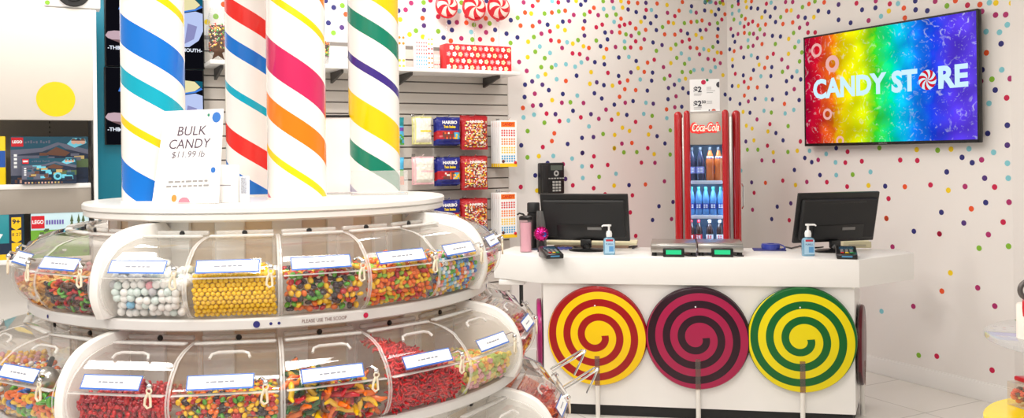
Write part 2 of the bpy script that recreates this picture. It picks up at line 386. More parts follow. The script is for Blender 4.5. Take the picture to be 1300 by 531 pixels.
SHD = 0.30
shx0, _ = bw(262, 80, .17); shx1, shz = bw(660, 95.5, .02 + SHD)
SHX = bw(258, 80, .17)[0]
root = thing('display_shelf', 'long white shelf on grey brackets at the top of the slatwall', 'shelf', bwp((shx0 + shx1) / 2, shz, 0.0), RB)
hw = (shx1 - shx0) / 2; cx = (shx0 + shx1) / 2
mb = MB(); mb.box((0, -0.024 - SHD / 2, 0.0125), (2 * hw, SHD, 0.025), 0, 0.002); mb.build('shelf_board', [WHITE], root)
for uu in (276, 425, 511, 620):
    bx = bw(uu, 100, .1)[0] - cx
    mb = MB()
    P = [(0, -0.07), (0, 0.0), (-0.25, 0.0), (-0.25, -0.02)]
    mb.prism([(p[0], p[1]) for p in P], -0.008, 0.008, 0, M=Matrix.Translation((bx, -0.024, -0.001)) @ Matrix(((0, 0, 1, 0), (1, 0, 0, 0), (0, 1, 0, 0), (0, 0, 0, 1))))
    mb.build('bracket', [DGREY], root, label='dark grey shelf bracket')
SHTOP = shz + 0.025
def shelf_pt(u, off):                        # foot of something standing on the shelf
    x, _ = bw(u, 90, off); return bwp(x, SHTOP, off)
def pxw(p): return p.y / F                    # metres per pixel at a point

# things on the shelf -------------------------------------------------
RED = mat('gift_red', (214, 32, 40), 0.4); FLOW1 = mat('print_white', (250, 240, 235), 0.5); FLOW2 = mat('print_cream', (245, 225, 170), 0.5); FLOWC = mat('print_pink', (250, 150, 160), 0.5)
a = bw(562, 85, .2); c = bw(645, 85, .2)
gw = c[0] - a[0]; gh = bw(600, 59, .2)[1] - SHTOP
p = bwp((a[0] + c[0]) / 2, SHTOP, .2)
root = thing('gift_box', 'red oblong gift box printed with pale flowers on the high shelf', 'box', p, RB)
mb = MB(); mb.box((0, 0, gh / 2), (gw, 0.11, gh), 0, 0.004)
r2 = random.Random(5); pts = []
for j in range(4):
    for i in range(11):
        fx = -gw / 2 + gw * (i + .5 + (.5 if j % 2 else 0)) / 11.5; fz = gh * (j + .5) / 4
        if abs(fx) < gw / 2 - .02:
            k = 1 + (i + j) % 3
            n = 10; rr = 0.0155
            mb.flat([(fx + rr * (1 + .18 * math.cos(5 * 2 * PI * q / 20)) * math.cos(2 * PI * q / 20), fz + rr * (1 + .18 * math.cos(5 * 2 * PI * q / 20)) * math.sin(2 * PI * q / 20), -0.0556) for q in range(20)], k)
            mb.disc(fx, fz, 0.005, 8, 2 if k != 2 else 3, y=-0.0560)
mb.build('box_body', [RED, FLOW1, FLOW2, FLOWC], root)
mb = MB(); mb.box((0, 0, gh + 0.001), (gw - .004, 0.106, 0.006), 0, 0.002); mb.build('box_lid', [RED], root)

# pinwheel lollipops standing behind the gift box
PW1 = mat('peppermint_red', (205, 20, 40), 0.25, coat=.5); PW2 = mat('peppermint_white', (250, 215, 205), 0.25, coat=.5); CLEARSTICK = clear('clear_wrap', (245, 245, 248), 0.10, 1.2)
def pinwheel(mb, R, n=6, y=0.0, twist=0.9, m0=0, m1=1, cx=0, cz=0, seg=8, th=0.0):
    for i in range(2 * n):
        for j in range(seg):
            r0, r1 = R * j / seg, R * (j + 1) / seg
            a0 = 2 * PI * i / (2 * n); a1 = 2 * PI * (i + 1) / (2 * n)
            def q(r, a):
                w = a + twist * (r / R); bulge = th * math.sqrt(max(0, 1 - (r / R) ** 2))
                return (cx + r * math.cos(w), cz + r * math.sin(w), y - bulge)
            am = (a0 + a1) / 2
            pts = [q(r1, a0), q(r1, am), q(r1, a1), q(r0, a1), q(r0, am), q(r0, a0)] if j else [(cx, cz, y - th), q(r1, a0), q(r1, am), q(r1, a1)]
            mb.flat(pts, m0 if i % 2 == 0 else m1)
for (uu, vv, wd, lb) in ((567, 8, 27, 'leftmost of the three red and white pinwheel lollipops above the gift box'), (602, 10, 29, 'middle one of the three red and white pinwheel lollipops above the gift box'), (633, 10, 28, 'rightmost of the three red and white pinwheel lollipops above the gift box')):
    x, z = bw(uu, vv, .10); p = bwp(x, SHTOP, .10)
    R = wd / 2 * pxw(p); zc = z - SHTOP
    root = thing('pinwheel_lollipop', lb, 'lollipop', p, RB, 'pinwheel lollipops on the high shelf')
    mb = MB(); pinwheel(mb, R, 5, y=-0.012, th=0.02, cz=zc); pinwheel(mb, R, 5, y=0.012, th=-0.02, cz=zc)
    mb.tube([(R * math.cos(a * PI / 16), 0, zc + R * math.sin(a * PI / 16)) for a in range(32)], 0.012, 8, 0, closed=True)
    mb.build('candy_disc', [PW1, PW2], root)
    mb = MB(); mb.cyl((0, 0, 0.0), (0, 0, zc - R), 0.004, n=10)
    mb.lathe([(0.016, 0), (0.016, 0.012), (0.004, 0.014)], 16); mb.build('stick', [CLEARSTICK], root)

# carton boxes on the shelf
PINK = mat('pale_pink_card', (246, 212, 205), 0.5); REDP = mat('red_print', (216, 36, 36), 0.5); BLUEP = mat('sky_print', (40, 160, 215), 0.5); ORP = mat('orange_print', (248, 128, 30), 0.5); YEP = mat('yellow_print', (252, 208, 40), 0.5); GRP = mat('green_print', (90, 170, 70), 0.5)
def carton(u0, u1, v0, off, dep, lb, col, prints, rows, cols, group=None):
    a = bw(u0, 90, off); b_ = bw(u1, 90, off); w_ = b_[0] - a[0]
    h_ = bw((u0 + u1) / 2, v0, off)[1] - SHTOP
    root = thing('candy_carton', lb, 'box', bwp((a[0] + b_[0]) / 2, SHTOP, off - dep / 2), RB, group)
    mb = MB(); mb.box((0, 0, h_ / 2), (w_, dep, h_), 0, 0.002)
    for j in range(rows):
        for i in range(cols):
            x = -w_ / 2 + w_ * (i + .5) / cols; z = h_ * (j + .5) / rows
            mb.disc(x, z, min(w_ / cols, h_ / rows) * .33, 10, 1 + (j * len(prints) // rows) % len(prints), y=-dep / 2 - .0006)
    mb.build('box_body', [col] + prints, root)
    mb = MB(); mb.prism([(-w_ / 2, 0), (w_ / 2, 0), (w_ / 2 - .006, .014), (-w_ / 2 + .006, .014)], -0.001, 0.001, 0, M=TR(0, dep / 2 - .002, h_) @ RX(PI / 2)); mb.build('flap', [col], root)
    return root
carton(543, 550.5, 47, .20, .06, 'narrow orange spotted carton next to the button candy carton on the high shelf', WHITE2, [ORP, REDP, YEP], 7, 2)
carton(528, 543, 52, .21, .05, 'white carton printed with red and blue candy buttons on the high shelf', WHITE2, [BLUEP, BLUEP, REDP, REDP], 8, 5)
carton(500, 515, 44, .20, .06, 'pale pink and yellow carton beside the green striped pillar on the high shelf', PINK, [YEP, WHITE2, ORP], 6, 3)
carton(551, 559, 69, .18, .07, 'low pink carton at the left end of the gift box', PINK, [REDP, WHITE2], 4, 3)
carton(418, 441, 62, .18, .08, 'low plain white carton seen between two striped pillars on the high shelf', WHITE2, [WHITE2], 2, 2)

# candy jar, left end of shelf
CMULT = [mat('candy_' + n, c, 0.28, coat=.4, vary=.03) for n, c in (('red', (205, 28, 36)), ('orange', (240, 120, 25)), ('yellow', (248, 200, 25)), ('green', (70, 165, 50)), ('brown', (70, 42, 34)))]
def jar(u, v0, v1, wpx, off, lb, n):
    x, zt = bw(u, v0, off); p = bwp(x, SHTOP, off); R = wpx / 2 * pxw(p); hh = zt - SHTOP; hf = bw(u, v1, off)[1] - SHTOP
    root = thing('candy_jar', lb, 'jar', p, RB)
    mb = MB(); mb.lathe([(0.0, 0.002), (R * .55, 0.004), (R * .6, .012), (R * .35, .03), (R * .5, .045), (R, .07), (R * 1.02, hf * .8), (R * .9, hf * 1.05), (R * .62, hh)], 28)
    mb.build('jar_body', [clear('jar_glass', (248, 250, 250), 0.03, 1.4)], root)
    cm = MB(); r3 = random.Random(int(u))
    k = 0
    for i in range(n):
        a_ = r3.uniform(0, 2 * PI); zz = r3.uniform(.068, hf * .95); rr = R * .9 * (.85 if r3.random() < .8 else r3.random())
        cm.ball((rr * math.cos(a_) * .9, rr * math.sin(a_) * .9, zz), .008, 8, r3.randrange(5))
    cm.lathe([(0, .062), (R * .72, .064), (R * .78, hf * .6), (R * .7, hf * .9), (0, hf * .93)], 20, 4)
    o = cm.build('candy_filling', CMULT); o.matrix_world = Matrix.Translation(p) @ RZ(RB)
    tag(o, 'multicoloured candies filling the ' + lb.split(' on ')[0].split(' standing ')[0], 'candies', kind='stuff')
    return root
jar(275, 10, 28, 25, .17, 'tall footed glass jar of mixed candies standing at the left end of the high shelf', 260)
jar(412, 45, 52, 14, .17, 'small glass jar of candies on the high shelf half behind the orange striped pillar', 90)
# little bent metal star figure in front of the jar
x, z = bw(276, 69, .24); p = bwp(x, SHTOP, .27)
BRZ = mat('bronze_tin', (96, 72, 58), 0.35, metal=.7)
mb = MB(); pts = [(math.cos(PI / 2 + i * PI / 5) * (.062 if i % 2 == 0 else .025), math.sin(PI / 2 + i * PI / 5) * (.062 if i % 2 == 0 else .025)) for i in range(10)]
mb.prism(pts, -.005, .005, 0, M=TR(0, 0, .055) @ RX(PI / 2), bev=.002)
o = mb.build('star_ornament', [BRZ]); o.location = p; o.rotation_euler = (0, 0, RB)
tag(o, 'small dark bronze star ornament in front of the tall candy jar', 'ornament')

# ================================================================ BAGS ON HOOKS
def bag(name, lb, u0, u1, v0, v1, off, mats, paint, texts=(), group=None, shift=(0, 0), nx=14, ny=16, thick=0.022):
    a = bw(u0, (v0 + v1) / 2, off); b_ = bw(u1, (v0 + v1) / 2, off)
    w_ = b_[0] - a[0]; zt = bw((u0 + u1) / 2, v0, off)[1]; zb = bw((u0 + u1) / 2, v1, off)[1]; h_ = zt - zb
    p = bwp((a[0] + b_[0]) / 2 + shift[0], zb + shift[1], off)
    root = thing(name, lb, 'candy bag', p, RB, group)
    mb = MB(); r4 = random.Random(hash(lb) % 1000 if False else len(lb) * 7 + int(u0))
    def yb(i, j):
        s, t = i / nx, j / ny
        e = max(0, min(1, (t - .06) / .12)) * max(0, min(1, (.94 - t) / .14))
        return thick * (1 - (2 * s - 1) ** 2) ** .5 * e ** .6 if 0 < i < nx else 0
    wob = [[r4.uniform(-.0025, .0025) for i in range(nx + 1)] for j in range(ny + 1)]
    vs = []
    for sgn in (-1, 1):
        for j in range(ny + 1):
            for i in range(nx + 1):
                ww = w_ * (1 - .03 * math.sin(PI * j / ny))
                vs.append((-ww / 2 + ww * i / nx, sgn * (yb(i, j) * (1 if sgn < 0 else .5)) + (wob[j][i] if sgn < 0 and 0 < i < nx else 0), h_ * j / ny))
    K = (nx + 1) * (ny + 1)
    for j in range(ny):
        for i in range(nx):
            q = [j * (nx + 1) + i, j * (nx + 1) + i + 1, (j + 1) * (nx + 1) + i + 1, (j + 1) * (nx + 1) + i]
            m_ = paint((i + .5) / nx, (j + .5) / ny)
            mb.add([vs[k] for k in q], [(0, 1, 2, 3)], m_); mb.add([vs[k + K] for k in q], [(3, 2, 1, 0)], m_)
    mb.build('bag_body', mats, root, smooth=True, ang=60)
    if texts:
        tb = MB()
        pass
        for (t, sz, fx, fz, mi, wd) in texts:
            tb = MB(); tb.text(t, sz * h_, -w_ / 2 + fx * w_, fz * h_, 0, y=-thick - .004, width=wd * w_, bold=.0012)
            tb.build('lettering', [TXT[mi]], root)
    return root
TXT = [mat('print_plain_white', (250, 248, 245), .5), mat('print_bright_yellow', (255, 214, 30), .5), mat('print_red', (215, 35, 35), .5), mat('print_dark', (45, 40, 60), .5)]
NAVYB = mat('bag_navy', (28, 36, 128), .3, coat=.3); REDB = mat('bag_red', (178, 24, 34), .3, coat=.3); WBAG = mat('bag_white', (238, 234, 222), .35); YBAG = mat('bag_lime_edge', (222, 218, 150), .4)
TEALB = mat('bag_teal', (30, 130, 140), .3); PURB = mat('bag_purple', (110, 60, 160), .3); GRNB = mat('bag_green', (80, 160, 60), .3); SKYB = mat('bag_sky', (80, 180, 225), .3); ORB = mat('bag_orange', (226, 110, 50), .35); BRB = mat('bag_brown', (110, 62, 50), .4); PNKB = mat('bag_pink', (240, 190, 195), .4)
r5 = random.Random(9)
MIX = [REDB, ORB, WBAG, YBAG, BRB, NAVYB, YEP, PNKB]
def paint_red(s, t):
    if t > .84 or t < .06: return 0
    return (0 if s < .07 or s > .95 else r5.choice([0, 0, 1, 4, 4, 6, 1, 7, 0, 4, 3, 2]))
def paint_blue(s, t):
    if .18 < t < .46:
        if s > .7: return r5.choice([6, 6, 8])
        return r5.choice([4, 2, 4, 1, 0]) if .2 < s < .7 else 0
    if .46 <= t < .52: return 0
    return 5
BLUEMIX = MIX + [SKYB]
def paint_white(s, t): return 1 if t < .05 or t > .95 or s < .06 else (2 if .42 < t < .52 and s > .25 else 0)
def paint_gum(s, t):
    return 3 if t > .72 and s < .5 else (0 if t > .66 else (1 if .5 < t < .62 else (2 if t < .4 and (int(s * 9) + int(t * 12)) % 3 else 4)))
def paint_sky(s, t): return 0 if t > .55 else (1 if t > .3 else 2)
TT_blue = (('HARIBO', .16, .5, .80, 0, .62), ('Twin Snakes', .13, .5, .64, 1, .5))
TT_red = (('HARIBO', .10, .52, .84, 0, .5),)
HOOKROWS = []
def hook(u, v, off, lb):
    x, z = bw(u, v, off); L_ = off + .01
    p = bwp(x, z, 0.023)
    root = thing('peg_hook', lb, 'hook', p, RB, 'peg hooks on the slatwall')
    mb = MB(); mb.box((0, .002, 0), (.03, .004, .03), 0, .001); mb.tube([(0, 0, 0), (0, -L_ + .03, 0), (0, -L_, .012)], .0028, 8); mb.build('hook_wire', [CHROME], root)
rowtop = {1: 147, 2: 199, 3: 250}
names = {1: 'top row', 2: 'middle row', 3: 'bottom row'}
nm2 = {1: 'top', 2: 'middle', 3: 'bottom'}
for r_, (v0, v1) in {1: (149, 188), 2: (200, 239), 3: (254, 292)}.items():
    # red bags
    ex = {1: 1, 2: 2, 3: 3}[r_]
    for k in (2, 1, 0):
        bag('candy_bag', ['red mixed-gummy bag at the front of the %s slatwall row', 'red mixed-gummy bag tucked behind the front one in the %s slatwall row', 'red mixed-gummy bag hanging rearmost in the %s slatwall row'][k] % nm2[r_],
            586, 619, v0 - 1, v1 + 2, .17 - .045 * k, MIX, paint_red, TT_red if k == 0 else (), 'red mixed-gummy bags on the slatwall', (-.007 * k, .004 * k), nx=22, ny=28)
    for k in (2, 1, 0):
        bag('candy_bag', ['navy gummy bag at the front of the %s slatwall row', 'navy gummy bag tucked behind the front one in the %s slatwall row', 'navy gummy bag hanging rearmost in the %s slatwall row'][k] % nm2[r_],
            554 + 1 * (r_ > 1), 584, v0, v1 - 5, .17 - .045 * k, BLUEMIX, paint_blue, TT_blue if k == 0 else (), 'navy gummy bags on the slatwall', (-.012 * k, -.006 * k))
    hook(602, v0 - 2, .20, 'steel peg hook holding the red bags of the %s slatwall row' % nm2[r_]); hook(569, v0 - 1, .20, 'steel peg hook holding the navy bags of the %s slatwall row' % nm2[r_])
    if r_ < 3:
        for k in (1, 0):
            bag('candy_bag', ['white candy bag with a yellow band at the front of the top slatwall row', 'white candy bag with a yellow band behind the front one in the top slatwall row', 'white candy bag with a pink band at the front of the middle slatwall row', 'white candy bag with a pink band behind the front one in the middle slatwall row'][(r_ - 1) * 2 + k],
                526, 548 + (r_ - 1) * 3, v0 - 1, v1 - 5, .16 - .05 * k, [WBAG, YBAG if r_ == 1 else PNKB, YEP if r_ == 1 else PNKB], paint_white, (), 'white candy bags on the slatwall', (-.02 * k, -.003 * k))
        hook(536, v0 - 2, .19, 'steel peg hook holding the white bags of the %s slatwall row' % nm2[r_])
        bag('candy_bag', 'teal and purple candy bag behind the yellow striped pillar in the top slatwall row' if r_ == 1 else 'sky blue and green candy bag behind the yellow striped pillar in the middle slatwall row',
            490, 513, v0, v1 - 4, .16, [TEALB, PURB, GRNB, NAVYB, SKYB] if r_ == 1 else [SKYB, GRNB, ORB], paint_gum if r_ == 1 else paint_sky)
        hook(500, v0 - 1, .19, 'steel peg hook holding the %s bag' % ('teal and purple' if r_ == 1 else 'sky blue and green'))

# candy button strips: tall white cards, four deep
def strips(u0, u1, v0, v1, lbs, hk):
    for k in (4, 3, 2, 1, 0):
        off = .17 - .03 * k
        a = bw(u0, (v0 + v1) / 2, .17); b_ = bw(u1, (v0 + v1) / 2, .17); w_ = b_[0] - a[0]
        zt = bw((u0 + u1) / 2, v0, .17)[1]; zb = bw((u0 + u1) / 2, v1, .17)[1]; h_ = zt - zb
        root = thing('candy_button_strip', lbs[k], 'candy pack', bwp((a[0] + b_[0]) / 2 - .002 * k, zb, off), RB, 'candy button packs on the slatwall')
        mb = MB(); mb.box((0, 0, h_ / 2), (w_, .004, h_), 0, .0008, 1)
        for j in range(12):
            zz = h_ * (.125 + .052 * j + .028 * (j // 3)); mi = 1 if j > 8 else (2 if j > 5 else (3 if j > 2 else 4))
            for i in range(6): mb.disc(-w_ / 2 + w_ * (i + 1.1) / 7.2, zz, .0068, 8, mi, y=-.0026)
        mb.build('card', [WHITE2, REDP, ORP, YEP, BLUEP], root)
        t = MB(); t.rect(-w_ * .4, h_ * .86, w_ * .4, h_ * .97, 0, y=-.0027); t.text('CANDY', h_ * .085, 0, h_ * .915, 1, y=-.0034, width=w_ * .7, bold=.001)
        t.build('header_print', [ORP, REDP], root)
        t = MB(); t.rect(-w_ * .5, 0, w_ * .5, h_ * .075, 0, y=-.0029); t.ball((-w_ * .3, -.004, h_ * .12), .012, 10, 1, sc=(1, .3, 1)); t.ball((w_ * .4, -.004, h_ * .09), .012, 10, 2, sc=(1, .3, 1))
        t.build('footer_print', [YEP, BRB, REDP], root)
    hook((u0 + u1) / 2, v0 - 1, .19, hk)
def lbset(where): return ['white candy button pack at the front of the %s stack' % where] + ['white candy button pack, %s behind the front one in the %s stack' % (n, where) for n in ('first', 'second', 'third', 'fourth')]
strips(634, 656, 153, 212, lbset('upper'), 'steel peg hook over the upper candy button packs')
strips(634, 656, 245, 302, lbset('lower'), 'steel peg hook over the lower candy button packs')
# ================================================================ TELEVISION
c00 = tw(1021, 186, .09); c10 = tw(1243, 181, .09); c01 = tw(1020, 47, .09); c11 = tw(1241, 11.5, .09)
tx0 = (c00[0] + c01[0]) / 2; tx1 = (c10[0] + c11[0]) / 2; tz0 = (c00[1] + c10[1]) / 2; tz1 = (c01[1] + c11[1]) / 2
TW, TH = tx1 - tx0, tz1 - tz0
root = thing('television', 'large black flat television showing a rainbow CANDY STORE picture on the right wall', 'television', twp((tx0 + tx1) / 2, (tz0 + tz1) / 2, .066), RT)
mb = MB(); mb.box((0, 0, 0), (TW, .034, TH), 0, .006); mb.build('casing', [BLACK], root)
mb = MB(); mb.box((0, .04, 0), (.5, .048, .3), 0, .004); mb.build('wall_bracket', [DGREY], root)
mb = MB()
bz = .012
for (x0, z0, x1, z1) in ((-TW / 2, -TH / 2, TW / 2, -TH / 2 + .02), (-TW / 2, TH / 2 - bz, TW / 2, TH / 2), (-TW / 2, -TH / 2, -TW / 2 + bz, TH / 2), (TW / 2 - bz, -TH / 2, TW / 2, TH / 2)):
    mb.box(((x0 + x1) / 2, -.0195, (z0 + z1) / 2), (x1 - x0, .006, z1 - z0), 0, .001, 1)
mb.build('bezel', [BLACK], root)
sm = bpy.data.materials.new('screen_rainbow'); sm.use_nodes = True; nt = sm.node_tree; nt.nodes.clear(); N = nt.nodes.new; L = nt.links.new
out = N('ShaderNodeOutputMaterial'); em = N('ShaderNodeEmission'); tc = N('ShaderNodeTexCoord'); sx = N('ShaderNodeSeparateXYZ')
L(tc.outputs['Object'], sx.inputs[0])
mr = N('ShaderNodeMapRange'); mr.inputs[1].default_value = -TW / 2; mr.inputs[2].default_value = TW / 2
nz = N('ShaderNodeTexNoise'); nz.inputs['Scale'].default_value = 9; nz.inputs['Detail'].default_value = 2; nz.inputs['Distortion'].default_value = 1.5
L(tc.outputs['Object'], nz.inputs['Vector'])
wob = N('ShaderNodeMath'); wob.operation = 'MULTIPLY_ADD'; wob.inputs[1].default_value = .10
L(nz.outputs['Fac'], wob.inputs[0]); L(sx.outputs[0], mr.inputs[0]); L(mr.outputs[0], wob.inputs[2])
sb = N('ShaderNodeMath'); sb.operation = 'SUBTRACT'; sb.inputs[1].default_value = .05; L(wob.outputs[0], sb.inputs[0])
rp = N('ShaderNodeValToRGB'); els = rp.color_ramp.elements
RB_ = [(0, (168, 0, 55)), (.10, (200, 22, 40)), (.19, (226, 110, 20)), (.26, (246, 220, 10)), (.38, (222, 240, 10)), (.46, (60, 225, 40)), (.54, (0, 225, 150)), (.60, (10, 205, 240)), (.68, (20, 130, 245)), (.78, (30, 70, 235)), (.88, (88, 60, 230)), (1, (100, 70, 225))]
els[0].position = 0; els[0].color = lin(RB_[0][1]); els[1].position = 1; els[1].color = lin(RB_[-1][1])
for (p_, c_) in RB_[1:-1]:
    e = els.new(p_); e.color = lin(c_)
L(sb.outputs[0], rp.inputs[0])
vo = N('ShaderNodeTexVoronoi'); vo.inputs['Scale'].default_value = 9.0; vo.feature = 'SMOOTH_F1'
nz2 = N('ShaderNodeTexNoise'); nz2.inputs['Scale'].default_value = 15; nz2.inputs['Detail'].default_value = 3; nz2.inputs['Distortion'].default_value = 2.5
L(tc.outputs['Object'], nz2.inputs['Vector']); L(tc.outputs['Object'], vo.inputs['Vector'])
v1_ = N('ShaderNodeMapRange'); v1_.inputs[1].default_value = .15; v1_.inputs[2].default_value = .75; v1_.inputs[3].default_value = 1.2; v1_.inputs[4].default_value = .60
L(vo.outputs['Distance'], v1_.inputs[0])
v2_ = N('ShaderNodeMapRange'); v2_.inputs[1].default_value = .58; v2_.inputs[2].default_value = .74; v2_.inputs[3].default_value = 0; v2_.inputs[4].default_value = .42
L(nz2.outputs['Fac'], v2_.inputs[0])
mx = N('ShaderNodeMix'); mx.data_type = 'RGBA'; mx.inputs[7].default_value = (1, 1, 1, 1)
L(v2_.outputs[0], mx.inputs[0]); L(rp.outputs[0], mx.inputs[6]); L(mx.outputs[2], em.inputs[0]); L(v1_.outputs[0], em.inputs[1]); L(em.outputs[0], out.inputs[0])
PALE = emission('screen_pale_ring', (232, 176, 170), 1.0); TXTW = emission('screen_lettering', (206, 240, 255), 1.0); TXR = emission('screen_red', (206, 30, 50), 1.0); BLU_ = emission('screen_violet_gloss', (120, 95, 240), 1.0)
mb = MB(); mb.rect(-TW / 2 + .008, -TH / 2 + .016, TW / 2 - .008, TH / 2 - .008, 0, y=-.0195)
mb.build('screen', [sm], root)
def tvp(u, v):                                     # pixel -> tv local x, z
    x, z = tw(u, v, .09); return x - (tx0 + tx1) / 2, z - (tz0 + tz1) / 2
mb = MB()
def ring(u, v, R, r, mi=0, n=22):
    global mb
    x, z = tvp(u, v)
    for i in range(n):
        a0, a1 = 2 * PI * i / n, 2 * PI * (i + 1) / n
        mb.flat([(x + R * math.cos(a0), z + R * math.sin(a0), -.0205), (x + R * math.cos(a1), z + R * math.sin(a1), -.0205), (x + r * math.cos(a1), z + r * math.sin(a1), -.0205), (x + r * math.cos(a0), z + r * math.sin(a0), -.0205)], mi)
for (u, v, R, r) in ((1056, 81, .062, .030), (1036, 64, .052, .032), (1050, 145, .042, .024), (1066, 179, .036, .02)):
    mb = MB(); ring(u, v, R, r); mb.build('ring_image', [PALE], root, smooth=False)
mb = MB()
a = tvp(1031, 115); b_ = tvp(1124, 106); c_ = tvp(1131, 106); d_ = tvp(1164, 102); e_ = tvp(1190, 99); f_ = tvp(1228, 96)
CH = (tvp(1080, 99)[1] - tvp(1080, 124)[1])
zc = (tvp(1080, 111)[1] + tvp(1210, 98)[1]) / 2
SZ = CH * 1.36
mb = MB(); mb.text('CANDY', SZ, (a[0] + b_[0]) / 2, zc, 0, y=-.0222, bold=.008, width=b_[0] - a[0])
mb.build('lettering', [TXTW], root, smooth=False); mb = MB(); mb.text('ST', SZ, (c_[0] + d_[0]) / 2, zc, 0, y=-.0222, bold=.008, width=d_[0] - c_[0])
mb.build('lettering', [TXTW], root, smooth=False); mb = MB(); mb.text('RE', SZ, (e_[0] + f_[0]) / 2, zc, 0, y=-.0222, bold=.008, width=f_[0] - e_[0])
mb.build('lettering', [TXTW], root, smooth=False)
mb = MB(); mcx, mcz = tvp(1177, 100.5); pinwheel(mb, CH * .47, 7, y=-.0222, cx=mcx, cz=zc, twist=.9)
mb.build('swirl_emblem', [TXR, TXTW], root, smooth=False)
mb = MB(); mb.text('SAMSUNG', .016, 0, -TH / 2 + .009, 0, y=-.024); mb.build('badge', [INKG], root, smooth=False)
TVC = twp((tx0 + tx1) / 2, (tz0 + tz1) / 2, .1)

# ================================================================ WALL PHONE
a = bw(687, 207, .06); b_ = bw(717, 246, .06)
pw, ph = b_[0] - a[0], a[1] - b_[1]
root = thing('wall_phone', 'black desk phone with keypad mounted on the dotted wall above the counter screen', 'phone', bwp((a[0] + b_[0]) / 2, (a[1] + b_[1]) / 2, .03), RB)
mb = MB(); mb.box((0, 0, 0), (pw, .06, ph), 0, .01); mb.build('phone_body', [BLACK], root)
mb = MB(); mb.prism([(-pw * .5, -ph * .44), (-pw * .28, -ph * .44), (-pw * .26, -ph * .3), (-pw * .3, -ph * .22), (-pw * .3, ph * .22), (-pw * .26, ph * .3), (-pw * .28, ph * .44), (-pw * .5, ph * .44)], .03, .062, 0, M=RX(PI / 2), bev=.008); mb.build('handset', [BLACKM], root)
mb = MB(); mb.rect(-pw * .1, ph * .26, pw * .4, ph * .42, 0, y=-.0312); mb.build('display', [mat('phone_display', (86, 96, 88), .2)], root)
mb = MB()
KEY = mat('phone_key', (180, 180, 176), .4)
for j in range(4):
    for i in range(3): mb.box((pw * (.02 + .13 * i), -.032, -ph * (.12 + .09 * j)), (pw * .09, .006, ph * .06), 0, .001, 1)
mb.disc(pw * .14, ph * .16, pw * .11, 16, 0, y=-.0315); mb.disc(pw * .14, ph * .16, pw * .05, 12, 1, y=-.032)
for i in range(6): mb.box((pw * (-.16 + .12 * i), -.032, ph * .0), (pw * .08, .004, ph * .035), 0, .0008, 1)
mb.build('keypad', [KEY, BLACK], root)

# ================================================================ DRINKS FRIDGE
FY = 6.6
fb = at(898, 300, FY); FW = 85 / F * FY; FD = .46
FRZ = -math.atan2(fb.x, FY) * 1.0
ftop = at(898, 140, FY - .2).z
def fpx(u, v, dy=0.0):                                  # pixel -> fridge local x, z at local depth dy
    n = Vector((-math.sin(FRZ) * -1, -math.cos(FRZ), 0)); Mf = Matrix.Translation((fb.x, FY, 0)) @ RZ(FRZ)
    P = Mf @ Vector((0, dy, 0)); nn = (Mf.to_3x3() @ Vector((0, -1, 0)))
    q = Mf.inverted() @ on_plane(u, v, P, nn); return q.x, q.z
REDF = mat('fridge_red', (190, 12, 24), .22, coat=.6, vary=.03); SILV = mat('fridge_silver', (186, 180, 172), .35, metal=.35, vary=.03)
INB = mat('fridge_interior', (96, 132, 166), .4); LED = emission('fridge_led', (190, 225, 255), 4.5)
root = thing('drinks_fridge', 'slim red upright drinks fridge with a lit glass front in the room corner', 'fridge', (fb.x, FY, 0), FRZ)
yf = -FD / 2
wx0, wz1 = fpx(875.5, 184, yf); wx1, _ = fpx(917.5, 184, yf); wz0 = .45
hz1 = fpx(897, 145, yf)[1]
ox0, _ = fpx(856, 200, yf + .1); ox1, _ = fpx(940, 200, yf + .1)
# carcass
mb = MB()
t = .02
mb.box(((wx0 + wx1) / 2, FD / 2 - .015, ftop / 2), (wx1 - wx0 + .12, .03, ftop - .1), 0, .004)          # back
mb.box(((wx0 + wx1) / 2, .02, (wz0 + .06) / 2), (wx1 - wx0 + .12, FD - .06, wz0 - .06), 0, .006)          # plinth
mb.box(((wx0 + wx1) / 2, .02, (wz1 + hz1) / 2 + .01), (wx1 - wx0 + .10, FD - .06, hz1 - wz1), 0, .006)     # head box
mb.box((wx0 - .034, .03, ftop / 2), (.018, FD - .08, ftop - .12), 0, .004); mb.box((wx1 + .034, .03, ftop / 2), (.018, FD - .08, ftop - .12), 0, .004)
mb.build('carcass', [SILV], root)
def pillar(u0, u1, dy, nm, dep, z1, m=REDF):
    x0, _ = fpx(u0, 200, dy); x1, _ = fpx(u1, 200, dy); w_ = x1 - x0; r = w_ * .48
    mb = MB(); b = bmesh.new(); bmesh.ops.create_cube(b, size=1)
    for v in b.verts: v.co = Vector((v.co.x * w_ + (x0 + x1) / 2, v.co.y * dep + dy + dep / 2, .04 + (v.co.z + .5) * (z1 - .04)))
    bmesh.ops.bevel(b, geom=[e for e in b.edges if abs(e.verts[0].co.z - e.verts[1].co.z) > .5 or e.verts[0].co.z > .5], offset=r, segments=5, profile=.5, affect='EDGES')
    mb.bm(b, 0); mb.build(nm, [m], root)
pillar(856, 866.5, yf + .09, 'side_panel', .34, ftop)
pillar(930, 940.5, yf + .09, 'side_panel', .34, ftop)
pillar(868.5, 876.5, yf - .03, 'door_frame', .06, ftop)
pillar(917, 925.5, yf - .03, 'door_frame', .06, ftop)
for (u0, u1) in ((866.3, 868.7), (925.3, 930.2)):
    x0, _ = fpx(u0, 200, yf + .03); x1, _ = fpx(u1, 200, yf + .03)
    mb = MB(); mb.box(((x0 + x1) / 2, yf + .05, ftop / 2), (x1 - x0, .03, ftop - .1), 0, .003); mb.build('chrome_trim', [STEEL], root, label='steel strip between the red panels')
